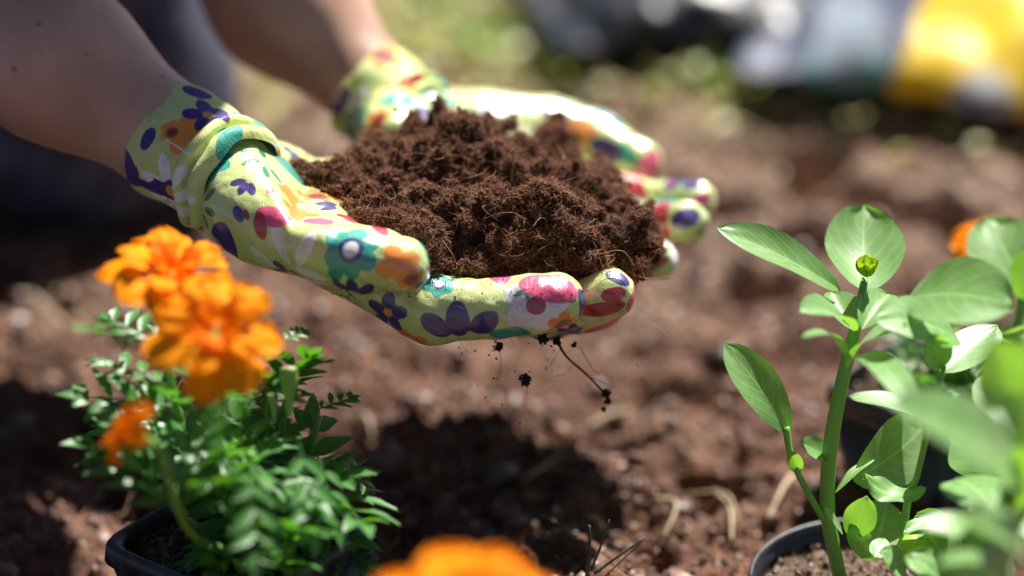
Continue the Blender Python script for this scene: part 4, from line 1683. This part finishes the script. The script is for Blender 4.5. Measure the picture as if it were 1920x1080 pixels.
# ------------------------------------------------------------------ background: grass, weeds, sacks
def blades(P, L, W, rsd=0):
    n = len(P)
    a = rng.uniform(0, 2 * np.pi, n)
    lean = rng.uniform(.05, .7, n)
    d = np.column_stack([np.cos(a) * lean, np.sin(a) * lean, np.ones(n)])
    s = np.column_stack([-np.sin(a), np.cos(a), np.zeros(n)])
    t = np.array([0, .35, .7, 1.0])
    c = P[:, None] + d[:, None] * (L[:, None] * t)[..., None] + np.stack([np.cos(a), np.sin(a), -np.ones(n) * .6], 1)[:, None] * (L[:, None] * t ** 2 * .35)[..., None]
    w = W[:, None] * np.array([1, .9, .6, .08])
    V = np.stack([c - s[:, None] * w[..., None], c + s[:, None] * w[..., None]], 2).reshape(-1, 3)
    g = grid_faces(4, 2)
    FF = (g[None] + (np.arange(n) * 8)[:, None, None]).reshape(-1, 4)
    uv = np.tile(np.array([[q, e] for q in t for e in (-1, 1)]), (n, 1))
    return V, FF, uv


def scatter(n, f):
    out = []
    while len(out) < n:
        x, y = rng.uniform(-.9, 1.0), rng.uniform(1.3, 3.4)
        if rng.random() < f(x, y):
            out.append((x, y, float(0)))
    P = np.array(out)
    P[:, 2] = zg(P[:, 0], P[:, 1])
    return P


def grass_density(x, y):
    d = 0
    if y > 1.72 + .5 * max(0, x):
        d = .9
    d = max(d, .95 * math.exp(-((x + .01) / .11) ** 4 - ((y - 1.54) / .13) ** 4))
    d = max(d, .85 * math.exp(-((x - .125) / .06) ** 2 - ((y - 1.40) / .04) ** 2))
    d = max(d, .55 * math.exp(-((x - .27) / .12) ** 2 - ((y - 1.35) / .03) ** 2))
    d = max(d, .25 * math.exp(-((x + .17) / .05) ** 2 - ((y - 1.45) / .1) ** 2))
    return d


P = scatter(10000, grass_density)
V, FF, uv = blades(P, rng.uniform(.015, .05, len(P)), rng.uniform(.0008, .002, len(P)))
tag(obj('grass', V, FF, M_grass, uv=uv, origin=np.zeros(3)), 'yellow green grass growing behind the bare soil', 'grass', kind='stuff')
Pc = scatter(5000, lambda x, y: grass_density(x, y) if y < 1.9 else .15)
cv, cf, cu = [], [], []
for p in Pc:
    a_ = random.uniform(0, 6.28)
    d_ = np.array([math.cos(a_), math.sin(a_), random.uniform(-.1, .6)])
    L_ = random.uniform(.007, .016)
    p = p + [0, 0, random.uniform(.002, .018)]
    V, Fc, uv = blade(p, p + d_ * L_, L_ * .6, np.array([random.uniform(-.4, .4), random.uniform(-.4, .4), 1.0]), nu=5, nv=3, bend=.1)
    cv.append(V)
    cf.append(Fc + 15 * len(cf))
    cu.append(uv)
tag(obj('ground_cover', np.concatenate(cv), np.concatenate(cf), M_grass, uv=np.concatenate(cu), origin=np.zeros(3)), 'low yellow green leaves covering the ground among the grass', 'ground cover', kind='stuff')
Ps = scatter(1100, lambda x, y: .6 if 1.35 < y < 1.75 and -.3 < x < .35 else 0)
d = rng.normal(size=(1100, 3)) * [1, 1, .15]
V, FF, r = fibres(Ps + [0, 0, .003], d, rng.uniform(.02, .06, 1100), rng.uniform(.0005, .0014, 1100), .25, 5)
tag(obj('dry_grass', V, FF, M_straw, origin=np.zeros(3)), 'dry straw litter on the soil in front of the sacks', 'straw', kind='stuff')

for k, (a, r_, lab) in enumerate((((1115, 28), .0042, 'added glint pebble at the top edge left of the black sack'), ((1068, 82), .0034, 'added glint pebble in the grass, lower left of three'),
                                 ((1152, 96), .0036, 'added glint pebble in front of the black sack corner'), ((40, 655), .0030, 'added glint pebble at the left edge in lit soil'),
                                 ((105, 645), .0026, 'small added glint pebble right of the left edge straw'))):
    g = on_ground(*a)  # pebbles added to catch the sun as out-of-focus glints
    g[2] = zg(g[0], g[1])[0] + r_ * .8 + (.012 if k < 3 else 0)
    d_ = rng.normal(size=(220, 3))
    T_, F_ = _ico()
    nu_ = np.linspace(0, np.pi, 14)
    th_ = np.arange(20) * 2 * np.pi / 20
    D_ = np.array([[(math.sin(q) * math.cos(t_), math.sin(q) * math.sin(t_), math.cos(q)) for t_ in th_] for q in nu_]).reshape(-1, 3)
    V = g + D_ * r_ * (1 + .15 * noise(D_ * 1.3 + k * 3, 5))[:, None] * [1.15, 1, .8]
    tag(obj('pebble', V, grid_faces(14, 20, wrap_v=True)[:, ::-1], M_glint_pebble), lab, 'pebble', 'added glint pebbles on the soil')

WEEDS = [((1665, 205), .030, 'round bright green weed in front of the yellow sack'), ((1330, 195), .028, 'yellow green weed in front of the black sack'),
         ((900, 130), .035, 'green weed rosette behind the far glove, left of centre'), ((1040, 140), .032, 'pale weed rosette behind the far glove at centre'),
         ((800, 60), .04, 'yellow green weed beside the far arm'), ((1410, 200), .022, 'small weed on bare soil between the two sacks')]
for (a, s, lab) in WEEDS:
    g = on_ground(*a)
    g[2] = zg(g[0], g[1])[0]
    w = empty('weed_plant', g)
    tag(w, lab, 'weed', 'low weeds at the edge of the grass')
    for k in range(12):
        an = k * 2.4 + random.random() * .5
        el = random.uniform(.2, 1.1)
        dd = np.array([math.cos(an) * math.cos(el), math.sin(an) * math.cos(el), math.sin(el)])
        V, Fc, uv = blade(g, g + dd * s * random.uniform(.7, 1.1), s * .42, np.array([0, 0, 1.0]) - .2 * dd, bend=.12, cup=.15, nu=9, nv=5)
        obj('leaf', V, Fc, M_weed, w, origin=g, uv=uv)


def sack_mat(name):
    m, n, l, b = new_mat(name)
    t = n.new('ShaderNodeTexCoord')
    s = n.new('ShaderNodeSeparateXYZ')
    l.new(t.outputs['Object'], s.inputs[0])

    def mth(op, x, y=0.0):
        k = n.new('ShaderNodeMath')
        k.operation = op
        for i, v in enumerate((x, y)):
            if isinstance(v, (int, float)):
                k.inputs[i].default_value = v
            else:
                l.new(v, k.inputs[i])
        return k.outputs[0]

    def mix(f, a, c):
        k = n.new('ShaderNodeMix')
        k.data_type = 'RGBA'
        l.new(f, k.inputs['Factor'])
        if isinstance(a, tuple):
            k.inputs['A'].default_value = (*a, 1)
        else:
            l.new(a, k.inputs['A'])
        k.inputs['B'].default_value = (*c, 1)
        return k.outputs['Result']

    def disc(x, z_, r):
        return mth('LESS_THAN', mth('SQRT', mth('ADD', mth('POWER', mth('SUBTRACT', s.outputs['X'], x), 2.0), mth('POWER', mth('SUBTRACT', s.outputs['Z'], z_), 2.0))), r)
    yellow = mth('GREATER_THAN', mth('SUBTRACT', s.outputs['X'], mth('MULTIPLY', s.outputs['Z'], .45)), -.140)
    col = mix(yellow, (.085, .095, .14), (.66, .44, .005))
    col = mix(disc(-.165, .0, .024), col, (.05, .22, .18))
    col = mix(disc(-.170, .016, .019), col, (.20, .24, .28))
    col = mix(disc(-.085, -.008, .021), col, (.34, .33, .30))
    col = mix(disc(-.087, -.009, .010), col, (.16, .2, .30))
    l.new(col, b.inputs['Base Color'])
    setp(b, Roughness=.45, Specular_IOR_Level=.3)
    y = noise_tex(n, l, 26, 4)
    bump(n, l, b, y.outputs['Fac'], .5, .006)
    return m


def sack(name, c, size, ang, mat, label, seed):
    """lying plastic sack: a stuffed pillow with a flat sealed seam at each end"""
    nu, nv = 60, 48
    ca, sa = math.cos(ang), math.sin(ang)
    root = empty(name, c)
    tag(root, label, 'sack')
    L, W, H = size
    u = np.linspace(-1, 1, nu)
    th = np.arange(nv) * 2 * np.pi / nv
    U, T = np.meshgrid(u, th, indexing='ij')
    fat = (1 - np.abs(U) ** 5) ** .6
    wid = .93 + .07 * (1 - np.abs(U) ** 2)
    cx = np.cos(T)
    cy = np.sign(np.sin(T)) * np.abs(np.sin(T)) ** 1.25
    X, Y, Z = U * L / 2, cx * W / 2 * wid, cy * H / 2 * np.maximum(fat, .03)
    P = np.column_stack([X.ravel(), Y.ravel(), Z.ravel()])
    nn = fbm(P * [1, 1.3, 1.3] + seed, .09, 4, 91)
    P[:, 2] += nn * .016 * np.maximum(fat.ravel(), .1)
    P[:, 1] += fbm(P + 5 + seed, .07, 3, 93) * .012
    Q = np.column_stack([P[:, 0] * ca - P[:, 1] * sa, P[:, 0] * sa + P[:, 1] * ca, P[:, 2]])
    Q[:, 2] = np.maximum(Q[:, 2] + H / 2, .004)
    me = make_mesh('sack_body', P + [0, 0, 0], grid_faces(nu, nv, wrap_v=True), mat)
    # object coordinates stay those of the sack itself, so the print follows it
    zb = np.maximum(P[:, 2], -H / 2 + .004)
    me.vertices.foreach_set('co', np.column_stack([P[:, 0], P[:, 1], zb]).astype(np.float32).ravel())
    M = Matrix.Translation(Vector((c[0], c[1], c[2] + H / 2))) @ Matrix.Rotation(ang, 4, 'Z')
    inst('sack_body', me, M, root)
    for s in (-1, 1):
        g = np.linspace(-W * .46, W * .46, 30)
        rows = []
        for k in range(4):
            rows.append(np.column_stack([np.full(30, s * (L / 2 - .004 + k * .009)), g, .003 * np.sin(g * 60 + k) + .0 * g]))
        for k in (3, 2, 1, 0):
            rows.append(np.column_stack([np.full(30, s * (L / 2 - .004 + k * .009)), g, .003 * np.sin(g * 60 + k) - .0015]))
        inst('seam', make_mesh('seam', np.concatenate(rows), grid_faces(8, 30), mat), M, root)
    return root


gs = on_ground(1860, 215)
sack('soil_sack', (gs[0] + .095, gs[1] + .070, -.004), (.42, .33, .09), math.radians(-12), sack_mat('yellow_sack_print'),
     'plump plastic soil sack, yellow with a grey printed end, lying at the top right', 1)
gk = on_ground(1300, 135)
sack('rubbish_sack', (gk[0] + .022, gk[1] + .085, -.006), (.23, .26, .085), math.radians(12), M_darksack, 'crumpled black plastic sack lying left of the yellow sack', 7)
